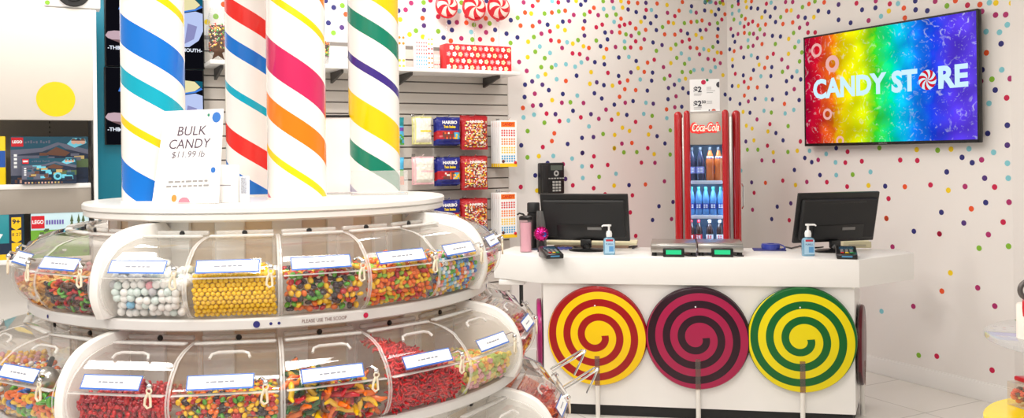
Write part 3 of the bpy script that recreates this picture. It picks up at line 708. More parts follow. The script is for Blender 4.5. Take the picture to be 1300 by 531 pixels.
# header with the script logo
mb = MB(); mb.box(((wx0 + wx1) / 2, yf - .006, (wz1 + hz1) / 2), (wx1 - wx0 + .01, .016, hz1 - wz1), 0, .003); mb.build('header_panel', [SILV], root)
mb = MB(); lx, lz = fpx(895, 163, yf - .016)
LOGR = mat('logo_red', (232, 42, 38), .4, emit=.55, vary=0); LOGW = mat('logo_white', (255, 214, 196), .4, emit=.55, vary=0)
lw = wx1 - wx0
mb.text('Coca-Cola', .085, lx - .004, lz + .002, 0, y=yf - .0155, bold=.010, shear=.35, width=lw * .93)
mb.text('Coca-Cola', .078, lx, lz + .004, 1, y=yf - .0175, bold=.0016, shear=.35, width=lw * .82)
mb.tube([(lx - lw * .38, yf - .016, lz - .028), (lx - lw * .2, yf - .016, lz - .034), (lx + lw * .05, yf - .016, lz - .026), (lx + lw * .3, yf - .016, lz - .03)], [.003, .006, .005, .002], 6, 0)
mb.build('script_logo', [LOGR, LOGW], root, smooth=False)
# interior: liner, shelves, lights
mb = MB()
mb.box(((wx0 + wx1) / 2, FD / 2 - .045, (wz0 + wz1) / 2), (wx1 - wx0, .01, wz1 - wz0), 0)
mb.box((wx0 - .021, .02, (wz0 + wz1) / 2), (.006, FD - .14, wz1 - wz0), 0); mb.box((wx1 + .021, .02, (wz0 + wz1) / 2), (.006, FD - .14, wz1 - wz0), 0)
mb.build('liner', [INB], root)
mb = MB(); mb.box((wx0 - .014, yf + .05, (wz0 + wz1) / 2), (.006, .02, wz1 - wz0 - .04), 0); mb.box((wx1 + .014, yf + .05, (wz0 + wz1) / 2), (.006, .02, wz1 - wz0 - .04), 0)
mb.build('light_strip', [LED], root)
SHW = mat('fridge_shelf_white', (232, 240, 248), .4)  # cool white shelf colour
shz_ = [fpx(897, 231, yf + .03)[1], fpx(897, 275, yf + .03)[1], fpx(897, 313, yf + .03)[1], .58]
for z in shz_:
    mb = MB(); mb.box(((wx0 + wx1) / 2, .02, z - .008), (wx1 - wx0, FD - .16, .012), 0, .002); mb.box(((wx0 + wx1) / 2, yf + .055, z - .004), (wx1 - wx0 - .012, .006, .026), 0, .001)
    mb.build('shelf', [SHW], root)
mb = MB(); mb.box(((wx0 + wx1) / 2, yf - .004, (wz0 + wz1) / 2), (wx1 - wx0, .006, wz1 - wz0), 0); mb.build('door_glass', [clear('fridge_glass', (238, 244, 250), 0, .8)], root)
hx, hz = fpx(943, 250, yf)
mb = MB(); mb.tube([(hx, yf + .1, hz - .09), (hx + .008, yf + .07, hz - .07), (hx + .008, yf + .07, hz + .07), (hx, yf + .1, hz + .09)], .006, 8); mb.build('handle', [CHROME], root)
MF = Matrix.Translation((fb.x, FY, 0)) @ RZ(FRZ)
bpy.context.view_layer.update()
for z_ in [wz1 - .012] + [q - .02 for q in shz_[:3]]:
    ld = bpy.data.lights.new('fridge_fill_light', 'AREA'); ld.energy = .8; ld.size = .2; ld.size_y = .05; ld.shape = 'RECTANGLE'; ld.color = (.72, .86, 1)  # area lights added under each shelf to brighten the lower bottles
    lo = bpy.data.objects.new('fridge_fill_light', ld); C.objects.link(lo); lo.matrix_world = MF @ TR((wx0 + wx1) / 2, yf + .05, z_) @ RX(math.radians(25))

def bottle(u, zsh, hgt, R, kind, lb, group, y=0.0):
    x, _ = fpx(u, 250, yf + .1 + y)
    p = MF @ Vector((x, yf + .1 + y, zsh))
    root = thing('drink_bottle', lb, 'bottle', p, FRZ, group)
    prof = [(0, 0), (R * .8, 0), (R, .012), (R, hgt * .18), (R * .93, hgt * .24), (R * .93, hgt * .42), (R, hgt * .5), (R * .98, hgt * .6), (R * .62, hgt * .78), (R * .38, hgt * .88), (R * .38, hgt * .91)]
    body, cap, lab, lab2 = kind
    mb = MB(); mb.lathe(prof, 20); mb.build('bottle_body', [body], root)
    mb = MB(); mb.lathe([(R * .44, hgt * .90), (R * .44, hgt * .985), (R * .38, hgt), (0, hgt)], 16); mb.build('cap', [cap], root)
    if lab:
        mb = MB(); mb.lathe([(R * .96, hgt * .235), (R * .965, hgt * .43)], 24); mb.build('label_wrap', [lab], root)
        if lab2:
            mb = MB(); rr = R * .98
            for i in range(8):
                a0, a1 = -PI / 2 - .7 + 1.4 * i / 8, -PI / 2 - .7 + 1.4 * (i + 1) / 8
                for (f0, f1) in ((.275, .32), (.345, .39)):
                    if (i % 4) == 3: continue
                    mb.add([(rr * math.cos(a0), rr * math.sin(a0), hgt * f0), (rr * math.cos(a1), rr * math.sin(a1), hgt * f0), (rr * math.cos(a1), rr * math.sin(a1), hgt * f1), (rr * math.cos(a0), rr * math.sin(a0), hgt * f1)], [(0, 1, 2, 3)], 0)
            mb.build('label_print', [lab2], root)
    return root
COLA = mat('cola_dark', (40, 18, 16), .15, coat=.5); WATER = mat('water_blue', (84, 142, 200), .15, coat=.5); ORNG = mat('orange_drink', (214, 110, 48), .2, coat=.4); DARKB = mat('dark_bottle', (44, 50, 78), .15, coat=.6)
CAPT = mat('cap_teal', (40, 140, 140), .35); CAPR = mat('cap_red', (215, 30, 45), .35); CAPW = mat('cap_white', (240, 240, 240), .35); CAPD = mat('cap_dark', (50, 56, 66), .35)
LABB = mat('label_royal', (22, 60, 165), .35); LABP = mat('label_periwinkle', (150, 160, 225), .35); LABR = mat('label_cola_red', (206, 22, 36), .35); LABW = mat('label_plain_white', (245, 245, 248), .35)
h1 = (wz1 - shz_[0]) * .93
g = 'bottles on the top fridge shelf'
for (u, kd, lb) in ((878.5, (DARKB, CAPD, LABP, LABW), 'leftmost dark bottle with a periwinkle label on the top fridge shelf'), (889.5, (DARKB, CAPD, LABP, LABW), 'second dark bottle with a periwinkle label on the top fridge shelf'), (902, (ORNG, CAPD, LABW, LABB), 'orange drink bottle next to the dark bottles on the top fridge shelf'), (913, (ORNG, CAPD, LABW, LABB), 'orange drink bottle at the right end of the top fridge shelf')):
    x_ = bottle(u, shz_[0] + .002, h1, .032, kd, lb, g)
    if kd[0] is ORNG:
        for ch in C.objects:
            if ch.parent is x_ and ch.name.startswith('label_wrap'): ch.location.z = h1 * .30; ch.scale = (.86, .86, 1)
            if ch.parent is x_ and ch.name.startswith('label_print'): ch.location.z = h1 * .30; ch.scale = (.87, .87, 1)
h2 = (shz_[0] - shz_[1]) * .84
for i, u in enumerate((878, 887, 896, 905.5, 915)):
    bottle(u, shz_[1] + .002, h2, .0265, (WATER, CAPT, LABB, LABW), ['leftmost', 'second', 'middle', 'fourth', 'rightmost'][i] + ' water bottle with teal cap and blue label on the middle fridge shelf', 'water bottles on the middle fridge shelf')
h3 = (shz_[1] - shz_[2]) * .86
for i, (u, cp_, lb_, l2) in enumerate(((877, CAPR, LABR, LABW), (886.5, CAPR, LABR, LABW), (900.5, CAPW, LABW, LABR), (913.5, CAPW, LABW, LABR))):
    bottle(u, shz_[2] + .002, h3, .0265, (COLA, cp_, lb_, l2), ['leftmost cola bottle with red cap on the lower fridge shelf', 'second cola bottle with red cap on the lower fridge shelf', 'cola bottle with white cap in the middle of the lower fridge shelf', 'cola bottle with white cap at the right end of the lower fridge shelf'][i], 'cola bottles on the lower fridge shelf')
h4 = (shz_[2] - shz_[3]) * .9
for i, u in enumerate((880, 890, 900, 910)):
    bottle(u, shz_[3] + .002, h4, .027, (WATER, CAPT, LABB, LABW), ['leftmost', 'second', 'third', 'rightmost'][i] + ' water bottle on the lowest fridge shelf behind the scales', 'water bottles on the lowest fridge shelf')
# price sheet on top of the fridge
x0, z0 = fpx(876, 143, .0); x1, z1 = fpx(913.5, 100, .0)
root = thing('price_sheet', 'clear edged price sheet reading $2 and $2.50 standing on top of the drinks fridge', 'sign', MF @ Vector(((x0 + x1) / 2, 0, ftop - .0)), FRZ)
sw, sh = x1 - x0, z1 - ftop
mb = MB(); mb.box((0, 0, sh / 2), (sw, .003, sh), 0, .001, 1); mb.box((0, .02, .002), (sw, .06, .004), 0, .001, 1); mb.build('sheet', [WHITE2], root)
mb = MB()
def S(u, v): x, z = fpx(u, v, 0); return x - (x0 + x1) / 2, z - ftop
q = S(885.5, 114); mb.text('$2', .058, q[0], q[1], 0, y=-.003, bold=.002)
q = S(885.5, 132); mb.text('$2', .058, q[0], q[1], 0, y=-.003, bold=.002)
q = S(893.5, 129.7); mb.text('50', .03, q[0], q[1], 0, y=-.003, bold=.001)
for (u0, u1, v) in ((881, 891, 119.3), (881, 890, 121), (881, 891, 136.8), (881, 890, 138.6), (897, 903, 111), (897, 903, 113), (897, 908, 115.3), (897, 905, 117.6), (897, 904, 128.5), (897, 904, 131)):
    a = S(u0, v); b_ = S(u1, v); mb.rect(a[0], a[1] - .0022, b_[0], b_[1] + .0022, 2, y=-.003)
mb.build('lettering', [INK, INK, INKG], root, smooth=False); mb = MB()
q = S(893, 104.5); mb.disc(q[0], q[1], .018, 18, 1, y=-.003); mb.build('printed_dot', [INK, DOTM['r']], root, smooth=False); mb = MB(); q = S(897.8, 101.8); mb.disc(q[0], q[1], .010, 14, 0, y=-.003); mb.build('printed_dot', [mat('dot_forest', (30, 120, 80), .6)], root, smooth=False); mb = MB()
q = S(913, 107.5); mb.disc(q[0], q[1], .022, 18, 0, y=-.003, a0=PI / 2, a1=PI * 1.5); mb.build('printed_dot', [INK], root, smooth=False); mb = MB(); q = S(906, 141); mb.disc(q[0], max(q[1], .003), .016, 18, 0, y=-.003, a0=0, a1=PI); mb.build('printed_dot', [mat('dot_brick', (205, 90, 70), .6)], root, smooth=False); mb = MB(); q = S(900.5, 140.8); mb.disc(q[0], q[1] + .004, .006, 12, 0, y=-.003)
mb.build('printed_dot', [INK], root, smooth=False)

# ================================================================ SALES COUNTER
fdir = Vector((.990, -.143, 0)); nin = Vector((.143, .990, 0))
CT = .95; ST = .158
Pl = on_z(683, 326.3, CT); Pr = on_z(1090.5, 330.0, CT); Pe = on_z(1160, 321.3, CT); Pf = on_z(627, 321.0, CT)
fdir = (Pr - Pl).normalized(); nin = Vector((-fdir.y, fdir.x, 0)); CRZ = math.atan2(fdir.y, fdir.x)
MC = Matrix.Translation((Pl.x, Pl.y, 0)) @ RZ(CRZ); MCi = MC.inverted()
def cl(p): q = MCi @ Vector(p); return q.x, q.y
CLEN = (Pr - Pl).length
pe = cl(Pe); pf = cl(Pf); BK = .60
root = thing('sales_counter', 'white sales counter with a thick overhanging top and clipped ends', 'counter', (Pl.x, Pl.y, 0), CRZ)
poly = [(0, 0), (CLEN, 0), pe, (pe[0] - .06, BK), (pf[0] + .06, BK), pf]
mb = MB(); mb.prism(poly, CT - ST, CT, 0, bev=.003); mb.build('counter_top', [WHITE], root)
ub = cl(on_plane(690, 400, Pl + nin * .035, nin)); ue = cl(on_plane(1084.8, 400, Pl + nin * .035, nin))
by = .035
poly = [(ub[0], by), (ue[0], by), (ue[0] + .49 * math.sin(math.radians(14.5)), by + .49 * math.cos(math.radians(14.5))), (ub[0] - .49 * math.sin(math.radians(10)), by + .49 * math.cos(math.radians(10)))]
BS, BR = poly[3], poly[2]
KH = .065
mb = MB(); mb.prism(poly, KH, CT - ST, 0); mb.build('base_cabinet', [WHITE], root)
cxm = sum(p[0] for p in poly) / 4; cym = sum(p[1] for p in poly) / 4
mb = MB(); mb.prism([(cxm + (p[0] - cxm) * .985, cym + (p[1] - cym) * .94) for p in poly], 0, KH, 0); mb.build('toe_kick', [BLACKM], root, label='black recessed toe kick')
# a shelf bracket and cable tray under the left overhang
mb = MB(); mb.box((pf[0] + .12, .25, CT - ST - .02), (.16, .2, .03), 0, .003); mb.box((pf[0] + .17, .22, CT - ST - .10), (.02, .03, .16), 1, .002); mb.build('cable_tray', [WHITE, BLACKM], root)

# big lollipops in front of the counter
def spiral_mat(name, ca, cb, n0=.69, pitch=.0862, duty=.5):
    m = bpy.data.materials.new(name); m.use_nodes = True; nt = m.node_tree; b = nt.nodes['Principled BSDF']; N = nt.nodes.new; L = nt.links.new
    tc = N('ShaderNodeTexCoord'); sx = N('ShaderNodeSeparateXYZ'); L(tc.outputs['Object'], sx.inputs[0])
    def M_(op, a, b2=None, c=None):
        k = N('ShaderNodeMath'); k.operation = op
        for i, q in enumerate((a, b2, c)):
            if q is None: continue
            if isinstance(q, (int, float)): k.inputs[i].default_value = q
            else: L(q, k.inputs[i])
        return k.outputs[0]
    r = M_('SQRT', M_('ADD', M_('MULTIPLY', sx.outputs[0], sx.outputs[0]), M_('MULTIPLY', sx.outputs[2], sx.outputs[2])))
    an = M_('DIVIDE', M_('ARCTAN2', sx.outputs[2], sx.outputs[0]), 2 * PI)
    tot = M_('ADD', M_('ADD', M_('DIVIDE', r, pitch), an), n0)
    ph = M_('FRACT', tot)
    began = M_('MAXIMUM', M_('GREATER_THAN', tot, 2.0), M_('MULTIPLY', M_('LESS_THAN', an, .015), M_('GREATER_THAN', tot, 1.0)))
    lo = M_('LESS_THAN', ph, duty)
    core2 = M_('MULTIPLY', M_('MULTIPLY', lo, began), M_('GREATER_THAN', r, .02))
    mx = N('ShaderNodeMix'); mx.data_type = 'RGBA'; L(core2, mx.inputs[0]); mx.inputs[6].default_value = lin(cb); mx.inputs[7].default_value = lin(ca)
    nz = N('ShaderNodeTexNoise'); nz.inputs['Scale'].default_value = 3.5
    mu = N('ShaderNodeMix'); mu.data_type = 'RGBA'; mu.blend_type = 'MULTIPLY'; mu.inputs[0].default_value = .12
    L(mx.outputs[2], mu.inputs[6]); L(nz.outputs['Fac'], mu.inputs[7]); L(mu.outputs[2], b.inputs['Base Color'])
    b.inputs['Roughness'].default_value = .32; b.inputs['Coat Weight'].default_value = .15; b.inputs['Specular IOR Level'].default_value = .3
    return m
def lollipop(cu, cv, rad, ca, cb, rim, lb, off=.02, x=None, face=None):
    nrm = nin if face is None else face
    M_ = MC
    root = thing('lollipop', lb, 'lollipop', (0, 0, 0), CRZ, 'big lollipops fixed round the counter')
    p = on_plane(cu, cv, Pl + nin * (by - off - .012), nin); zc = p.z
    root.location = (p.x, p.y, 0)
    return root, zc
LOL = [((758, 426.5), .293, (164, 8, 14), (254, 210, 0), (150, 10, 14), 'red and yellow swirl lollipop, nearest the candy display'),
       ((885.5, 429.5), .297, (44, 10, 28), (172, 28, 76), (44, 10, 28), 'dark plum and pink swirl lollipop in the middle of the counter front'),
       ((1018, 431.5), .300, (0, 100, 38), (242, 222, 0), (0, 92, 36), 'green and yellow swirl lollipop at the right end of the counter front')]
def build_lolly(root, zc, R, ca, cb, rim, nm, TH_=.03):
    mb = MB(); prof = [(0, -TH_ / 2), (R - .012, -TH_ / 2), (R - .004, -TH_ / 2 + .003), (R, -TH_ / 2 + .010), (R, TH_ / 2 - .01), (R - .01, TH_ / 2), (0, TH_ / 2)]
    mb.lathe(prof, 72, M=RX(PI / 2) @ RY(PI)); 
    o = mb.build('candy_disc', [spiral_mat('swirl_' + nm, ca, cb)], root); o.location = (0, 0, zc)
    mb = MB(); mb.torus((0, TH_ * .3, zc), R - .0015, .005, 72, 8, axis='Y'); mb.build('rim', [mat('rim_' + nm, rim, .25, coat=.5)], root)
    mb = MB(); mb.cyl((0, 0, 0), (0, 0, zc - R + .004), .0135, n=16); mb.build('stick', [mat('stick_white', (236, 232, 226), .35)], root)
    mb = MB(); mb.box((0, -TH_ / 2 - .003, zc - R * .70), (.03, .004, R * .6), 0, .0018); mb.build('embedded_stick', [clear('stick_clear', (226, 212, 206), .06, .6)], root)
    mb = MB(); mb.disc(-.01, zc + R * .62, .0045, 12, 0, y=-TH_ / 2 - .001); mb.build('fixing_screw', [WHITE2], root)
for ((cu, cv), R, ca, cb, rim, lb) in LOL:
    root, zc = lollipop(cu, cv, R, ca, cb, rim, lb)
    build_lolly(root, zc, R, ca, cb, rim, lb.split()[0])
# side lollipops
for (A, B, ca, cb, rim, lb, s) in (((ue[0], by), BR, (52, 12, 26), (96, 16, 32), (44, 10, 20), 'dark red swirl lollipop on the right end of the counter, seen edge on', 1), ((ub[0], by), BS, (150, 10, 90), (214, 40, 140), (150, 10, 90), 'magenta swirl lollipop on the left end of the counter, seen edge on', -1)):
    A2 = Vector((A[0], A[1], 0)); B2 = Vector((B[0], B[1], 0)); dd = (B2 - A2).normalized()
    n_ = Vector((dd.y, -dd.x, 0)) * s
    c = (A2 + B2) / 2 + n_ * .022
    ang = math.atan2(n_.y, n_.x) + PI / 2                      # local -y must point along n_
    wl = MC @ Vector((c.x, c.y, 0))
    root = thing('lollipop', lb, 'lollipop', (wl.x, wl.y, 0), CRZ + ang, 'big lollipops fixed round the counter')
    build_lolly(root, .418, .235, ca, cb, rim, 'side_%s' % lb.split()[0])

# ================================================================ ON THE COUNTER
def onc(u, v): return on_z(u, v, CT)
def monitor(u0, u1, vt, vb, ubase, vbase, yaw, tilt, lb):
    pb = onc(ubase, vbase); Y = pb.y; k = Y / F
    w_ = (u1 - u0) * k / math.cos(yaw); h_ = (vb - vt) * k / math.cos(tilt)
    root = thing('monitor', lb, 'monitor', pb, yaw + CRZ * 0)
    um = (u0 + u1) / 2; pm = at(um, (vt + vb) / 2, Y); off = (Matrix.Rotation(-yaw, 3, 'Z') @ (pm - pb))
    Mh = Matrix.Translation((off.x, off.y, off.z)) @ RX(tilt)
    mb = MB(); mb.box((0, .012, 0), (w_, .022, h_), 0, .006, M=Mh); mb.build('rear_case', [BLACK], root)
    mb = MB(); mb.box((0, -.012, -.004), (w_ * .93, .03, h_ * .8), 0, .012, 3, M=Mh); mb.box((0, -.024, h_ * .33), (w_ * .62, .008, .012), 1, .002, M=Mh); mb.box((0, -.026, -h_ * .27), (w_ * .62, .012, h_ * .30), 1, .004, M=Mh)
    mb.build('rear_bulge', [BLACKM, BLACK], root)
    mb = MB(); mb.box((w_ * .12, -.0335, -h_ * .2), (w_ * .16, .002, .018), 0, .0005, M=Mh); mb.build('port_plate', [mat('port_grey', (120, 118, 116), .4)], root)
    mb = MB(); mb.box((0, .0238, 0), (w_ * .96, .001, h_ * .92), 0, M=Mh); mb.build('display', [mat('dark_screen', (12, 14, 20), .1)], root)
    mb = MB(); mb.box((off.x * .6, off.y + .012, off.z - h_ * .52), (.07, .03, .05), 0, .008); mb.tube([(off.x * .6, off.y, off.z - h_ * .55), (0, 0, .015)], [.026, .032], 12, 0); mb.build('neck', [BLACK], root)
    mb = MB(); mb.lathe([(0, 0), (.118, 0), (.12, .006), (.105, .012), (.03, .018), (0, .02)], 32, M=Matrix.Diagonal((1, .75, 1, 1))); mb.build('stand_foot', [BLACK], root)
    return root
monitor(687.5, 796, 246.5, 306.5, 746, 318.5, -math.radians(17), math.radians(13), 'black monitor seen from behind, below the wall phone')
monitor(1006, 1119.5, 244.5, 308, 1058, 319.5, math.radians(15), math.radians(13), 'black monitor seen from behind at the right end of the counter')
TRM = mat('terminal_black', (22, 22, 24), .3, coat=.3); SCR = emission('terminal_screen', (90, 190, 235), 1.0)
def terminal(u0, u1, v, rz, lb):
    p = onc((u0 + u1) / 2, v); k = p.y / F; w_ = (u1 - u0) * k * .8
    root = thing('card_terminal', lb, 'card reader', p, rz)
    mb = MB(); b = bmesh.new(); bmesh.ops.create_cube(b, size=1)
    for q in b.verts: q.co = Vector((q.co.x * w_, q.co.y * .17, (.028 if q.co.y < 0 else .062) if q.co.z > 0 else 0))
    bmesh.ops.bevel(b, geom=list(b.edges), offset=.007, segments=2, profile=.5, affect='EDGES'); mb.bm(b); mb.build('terminal_body', [TRM], root)
    sl = math.atan2(.034, .17); Mt = TR(0, -.005, .0462) @ RX(sl)
    mb = MB(); mb.box((0, .035, .0005), (w_ * .7, .05, .003), 0, .001, M=Mt); mb.build('screen', [mat('terminal_glass', (40, 70, 90), .15)], root)
    KM = [mat('key_grey', (120, 122, 126), .4), mat('key_red', (210, 40, 40), .4), mat('key_yellow', (235, 195, 40), .4), mat('key_green', (40, 150, 80), .4)]
    mb = MB()
    for j in range(4):
        for i in range(3): mb.box((w_ * (-.22 + .22 * i), -.005 - .018 * j, .002), (w_ * .16, .012, .004), 0 if j < 3 else 1 + i, .001, 1, M=Mt)
    mb.build('keypad', KM, root)
    mb = MB(); mb.box((0, -.0855, .016), (w_ * .5, .003, .008), 0); mb.build('card_slot', [emission('slot_glow', (110, 180, 220), .6)], root)
    return root
terminal(685, 714, 327.0, math.radians(14), 'black card terminal on the counter in front of the left monitor')
terminal(1059, 1090, 327.5, math.radians(-18), 'black card terminal on the counter in front of the right monitor')
GEL = mat('sanitizer_gel', (150, 205, 235), .1, trans=.45, coat=.5); PUMP = mat('pump_white', (244, 244, 244), .3)
def sanitizer(u, vb, vt, wpx, lb):
    p = onc(u, vb); k = p.y / F; h_ = (vb - vt) * k; w_ = wpx * k
    root = thing('sanitizer_bottle', lb, 'bottle', p, 0, 'hand sanitizer pump bottles')
    hb = h_ * .58
    sec = lambda s, z: [(math.copysign(abs(math.cos(a)) ** .6, math.cos(a)) * w_ / 2 * s, math.copysign(abs(math.sin(a)) ** .6, math.sin(a)) * w_ * .3 * s, z) for a in [2 * PI * i / 24 for i in range(24)]]
    mb = MB(); rings = [sec(.92, 0), sec(1, .006), sec(1, hb * .8), sec(.85, hb * .93), sec(.4, hb), sec(.4, hb * 1.04)]
    vs = [q for r_ in rings for q in r_]; fs = [(i * 24 + j, i * 24 + (j + 1) % 24, (i + 1) * 24 + (j + 1) % 24, (i + 1) * 24 + j) for i in range(5) for j in range(24)]
    fs += [tuple(range(23, -1, -1)), tuple(5 * 24 + j for j in range(24))]
    mb.add(vs, fs); mb.build('bottle_body', [GEL], root)
    mb = MB(); mb.rect(-w_ * .4, hb * .1, w_ * .4, hb * .86, 0, y=-w_ * .3 - .001); mb.rect(-w_ * .3, hb * .78, w_ * .3, hb * .88, 1, y=-w_ * .3 - .0015); mb.text('PURELL', hb * .13, 0, hb * .62, 2, y=-w_ * .3 - .0015, width=w_ * .62); mb.rect(-w_ * .05, hb * .2, w_ * .34, hb * .5, 3, y=-w_ * .3 - .0015)
    mb.build('front_label', [mat('label_pale_blue', (176, 214, 238), .4), mat('label_red_band', (205, 40, 60), .4), mat('label_navy_text', (40, 60, 130), .4), mat('label_mid_blue', (96, 160, 212), .4)], root, smooth=False)
    mb = MB(); mb.lathe([(w_ * .24, hb * 1.02), (w_ * .26, hb * 1.22), (w_ * .2, hb * 1.34), (w_ * .09, hb * 1.38), (w_ * .09, h_ * .93)], 16); mb.lathe([(w_ * .09, h_ * .93), (w_ * .2, h_ * .94), (w_ * .2, h_ * .99), (0, h_)], 14)
    s = -1 if 'left' in lb else 1
    mb.tube([(0, 0, h_ * .965), (s * w_ * .5, -.006, h_ * .965), (s * w_ * .62, -.007, h_ * .93)], [.006, .0055, .0045], 10); mb.build('pump', [PUMP], root)
    return root
sanitizer(773.5, 323.5, 285, 15, 'hand sanitizer pump bottle in front of the left monitor')
sanitizer(1026, 325, 284, 16, 'hand sanitizer pump bottle in front of the right monitor')
LCD = emission('lcd_green', (60, 226, 150), .95)
for (u0, u1, lu0, lu1, lb) in ((826.5, 884, 842, 868.5, 'stainless counter scale with green display, the left of the pair'), (886.5, 943, 903, 930, 'stainless counter scale with green display, the right of the pair')):
    p = onc((u0 + u1) / 2, 325.5); k = p.y / F; w_ = (u1 - u0) * k
    root = thing('weighing_scale', lb, 'scale', p + nin * .15, CRZ, 'counter scales')
    mb = MB(); mb.box((0, 0, .046), (w_, .30, .05), 0, .006); mb.box((0, 0, .073), (w_ * .985, .29, .004), 0, .001); mb.build('weighing_platform', [STEEL], root)
    for (sx_, sy_) in ((-1, -1), (1, -1), (-1, 1), (1, 1)):
        mb = MB(); mb.lathe([(0, 0), (.016, 0), (.014, .022), (0, .022)], 14, M=TR(sx_ * (w_ / 2 - .02), sy_ * .125, 0)); mb.build('foot', [BLACKM], root)
    dx = ((lu0 + lu1) / 2 - (u0 + u1) / 2) * k; dw = (lu1 - lu0) * k
    mb = MB(); mb.box((dx, -.185, .026), (dw, .03, .052), 0, .006); mb.tube([(dx + dw * .5, -.18, .012), (dx + dw * .7, -.17, .006), (w_ / 2, -.16, .004)], .004, 8); mb.build('display_housing', [BLACK], root)
    mb = MB(); mb.box((dx, -.2006, .029), (dw * .72, .002, .026), 0); mb.build('lcd', [LCD], root)
# blue pad with a keyring
p = onc(980, 319); k = p.y / F
mb = MB(); mb.box((0, 0, .004), (40 * k, .11, .008), 0, .002); NB = mat('pad_navy', (52, 54, 120), .5)
o = mb.build('notepad', [NB]); o.location = p + Vector((0, .06, 0)); o.rotation_euler = (0, 0, CRZ); tag(o, 'flat navy notepad on the counter between the scales and the right monitor', 'notepad')
root = thing('tape_roll', 'blue roll of ribbon lying on the navy notepad', 'ribbon', p + Vector((.01, .06, .008)), CRZ)
mb = MB(); mb.lathe([(.022, 0), (.055, 0), (.058, .015), (.055, .032), (.022, .032), (.022, 0)], 28, M=TR(0, 0, 0)); mb.build('ribbon', [mat('ribbon_blue', (50, 64, 160), .35)], root)
mb = MB(); mb.tube([(.05, .0, .03), (.075, -.01, .02), (.085, -.03, .006), (.06, -.05, .004)], .004, 8); mb.build('loose_end', [mat('ribbon_blue', (50, 64, 160))], root)
# cream boxes behind monitors
def counterbox(u0, u1, v0, v1, dy, nm, lb, col, dep, band=None):
    p = onc((u0 + u1) / 2, 319); p = p + nin * dy; k = p.y / F; w_ = (u1 - u0) * k
    zt = at((u0 + u1) / 2, v0, p.y).z - CT
    root = thing(nm, lb, 'box', p, CRZ)
    mb = MB()
    if band:
        mb.box((0, 0, zt * .3), (w_ * .82, dep * .9, zt * .6), 1, .004); mb.build('lower_tray', [col, band], root); mb = MB(); mb.box((0, 0, zt * .75), (w_, dep, zt * .5), 0, .004)
        mb.build('upper_case', [col], root)
    else:
        mb.box((0, 0, zt / 2), (w_, dep, zt), 0, .006); mb.build('case', [col], root)
        mb = MB(); mb.box((0, -dep / 2 - .001, zt * .4), (w_ * .6, .003, zt * .3), 0); mb.build('paper_slot', [mat('slot_cream', (206, 198, 170), .5)], root)
CRM = mat('cream_case', (236, 228, 190), .45); TAN = mat('tan_card', (196, 164, 142), .5)
counterbox(690, 803.5, 306, 320, .28, 'cash_drawer', 'low cream cash drawer behind the left monitor', CRM, .2, TAN)
counterbox(1079, 1113, 305, 317, .26, 'receipt_printer', 'cream receipt printer behind the right monitor', CRM, .16)
# cables behind the monitors
for (pts, lb) in (([(706, 318), (720, 315), (736, 318), (752, 316), (770, 317)], 'black cable lying across the counter behind the left monitor foot'), ([(1003, 317), (1012, 319), (1022, 316), (1040, 318), (1052, 317)], 'black cable lying across the counter behind the right monitor foot'), ([(801, 317), (812, 316), (806, 318.5)], 'short black cable end beside the cream cash drawer')):
    mb = MB(); P = [onc(u, v) + Vector((0, .10, .006)) for (u, v) in pts]
    Q2 = []
    for i in range(len(P) - 1):
        for s in range(5): Q2.append(P[i].lerp(P[i + 1], s / 5) + Vector((0, .012 * math.sin(PI * s / 5 + i), 0)))
    Q2.append(P[-1]); mb.tube(Q2, .005, 8); o = mb.build('cable', [BLACK]); tag(o, lb, 'cable')
# left end: tumbler, flask, torch-like cylinder, foil ball, cloth
p = onc(668, 320); k = p.y / F
root = thing('drink_tumbler', 'pale pink clear tumbler with black flip straw lid at the left end of the counter', 'tumbler', p)
R = 8.2 * k; hh = 42 * k
mb = MB(); mb.lathe([(0, 0), (R * .9, 0), (R * .94, .006), (R, hh)], 28); mb.build('cup', [clear('pink_clear', (250, 228, 234), .10, 1.2)], root)
mb = MB(); mb.lathe([(0, .004), (R * .78, .004), (R * .82, hh * .9), (0, hh * .9)], 24); mb.build('pink_drink', [mat('pink_drink', (240, 206, 216), .3)], root)
mb = MB(); mb.lathe([(R * 1.04, hh - .006), (R * 1.06, hh + .012), (R * .8, hh + .02), (0, hh + .022)], 28); mb.tube([(-R * .2, 0, hh + .02), (-R * .4, 0, hh + .03), (-R * 1.0, 0, hh + .036), (-R * 1.35, 0, hh + .026)], .006, 10); mb.build('straw_lid', [BLACK], root)
p2 = onc(676, 317.5) + nin * .06; k = p2.y / F
root = thing('flask', 'tall black flask behind the pink tumbler', 'flask', p2)
mb = MB(); R = 8 * k; hh = 59 * k; mb.lathe([(0, 0), (R * .95, 0), (R, .006), (R, hh * .76), (R * .7, hh * .8)], 28); mb.build('flask_body', [BLACK], root)
mb = MB(); mb.lathe([(R * .98, hh * .79), (R * 1.02, hh * .81), (R, hh * .98), (R * .9, hh), (0, hh)], 28); mb.build('flask_cap', [BLACKM], root)
p3 = onc(687, 318) + nin * .02; k = p3.y / F
root = thing('canister', 'smoky grey clear canister between the black flask and the left monitor', 'canister', p3)
mb = MB(); R = 6.5 * k; hh = 50 * k; mb.lathe([(0, 0), (R, 0), (R, hh * .9), (R * .9, hh), (0, hh)], 28); mb.build('canister_body', [clear('smoke', (150, 146, 146), .12, 1.2)], root)
mb = MB(); mb.lathe([(R * .8, hh * .1), (R * .5, hh * .4), (R * .3, hh * .85), (0, hh * .88)], 20); mb.build('inner_cone', [DGREY], root)
p4 = onc(687, 318.5) + Vector((0, -.02, 0)); k = p4.y / F
pz = at(686.5, 297, p4.y - .04).z - CT
root = thing('foil_ball', 'shiny magenta pleated foil ball with a blue centre beside the left monitor', 'foil ball', (p4.x, p4.y - .04, CT))
R = 10 * k; vs = []
mb = MB(); n = 32
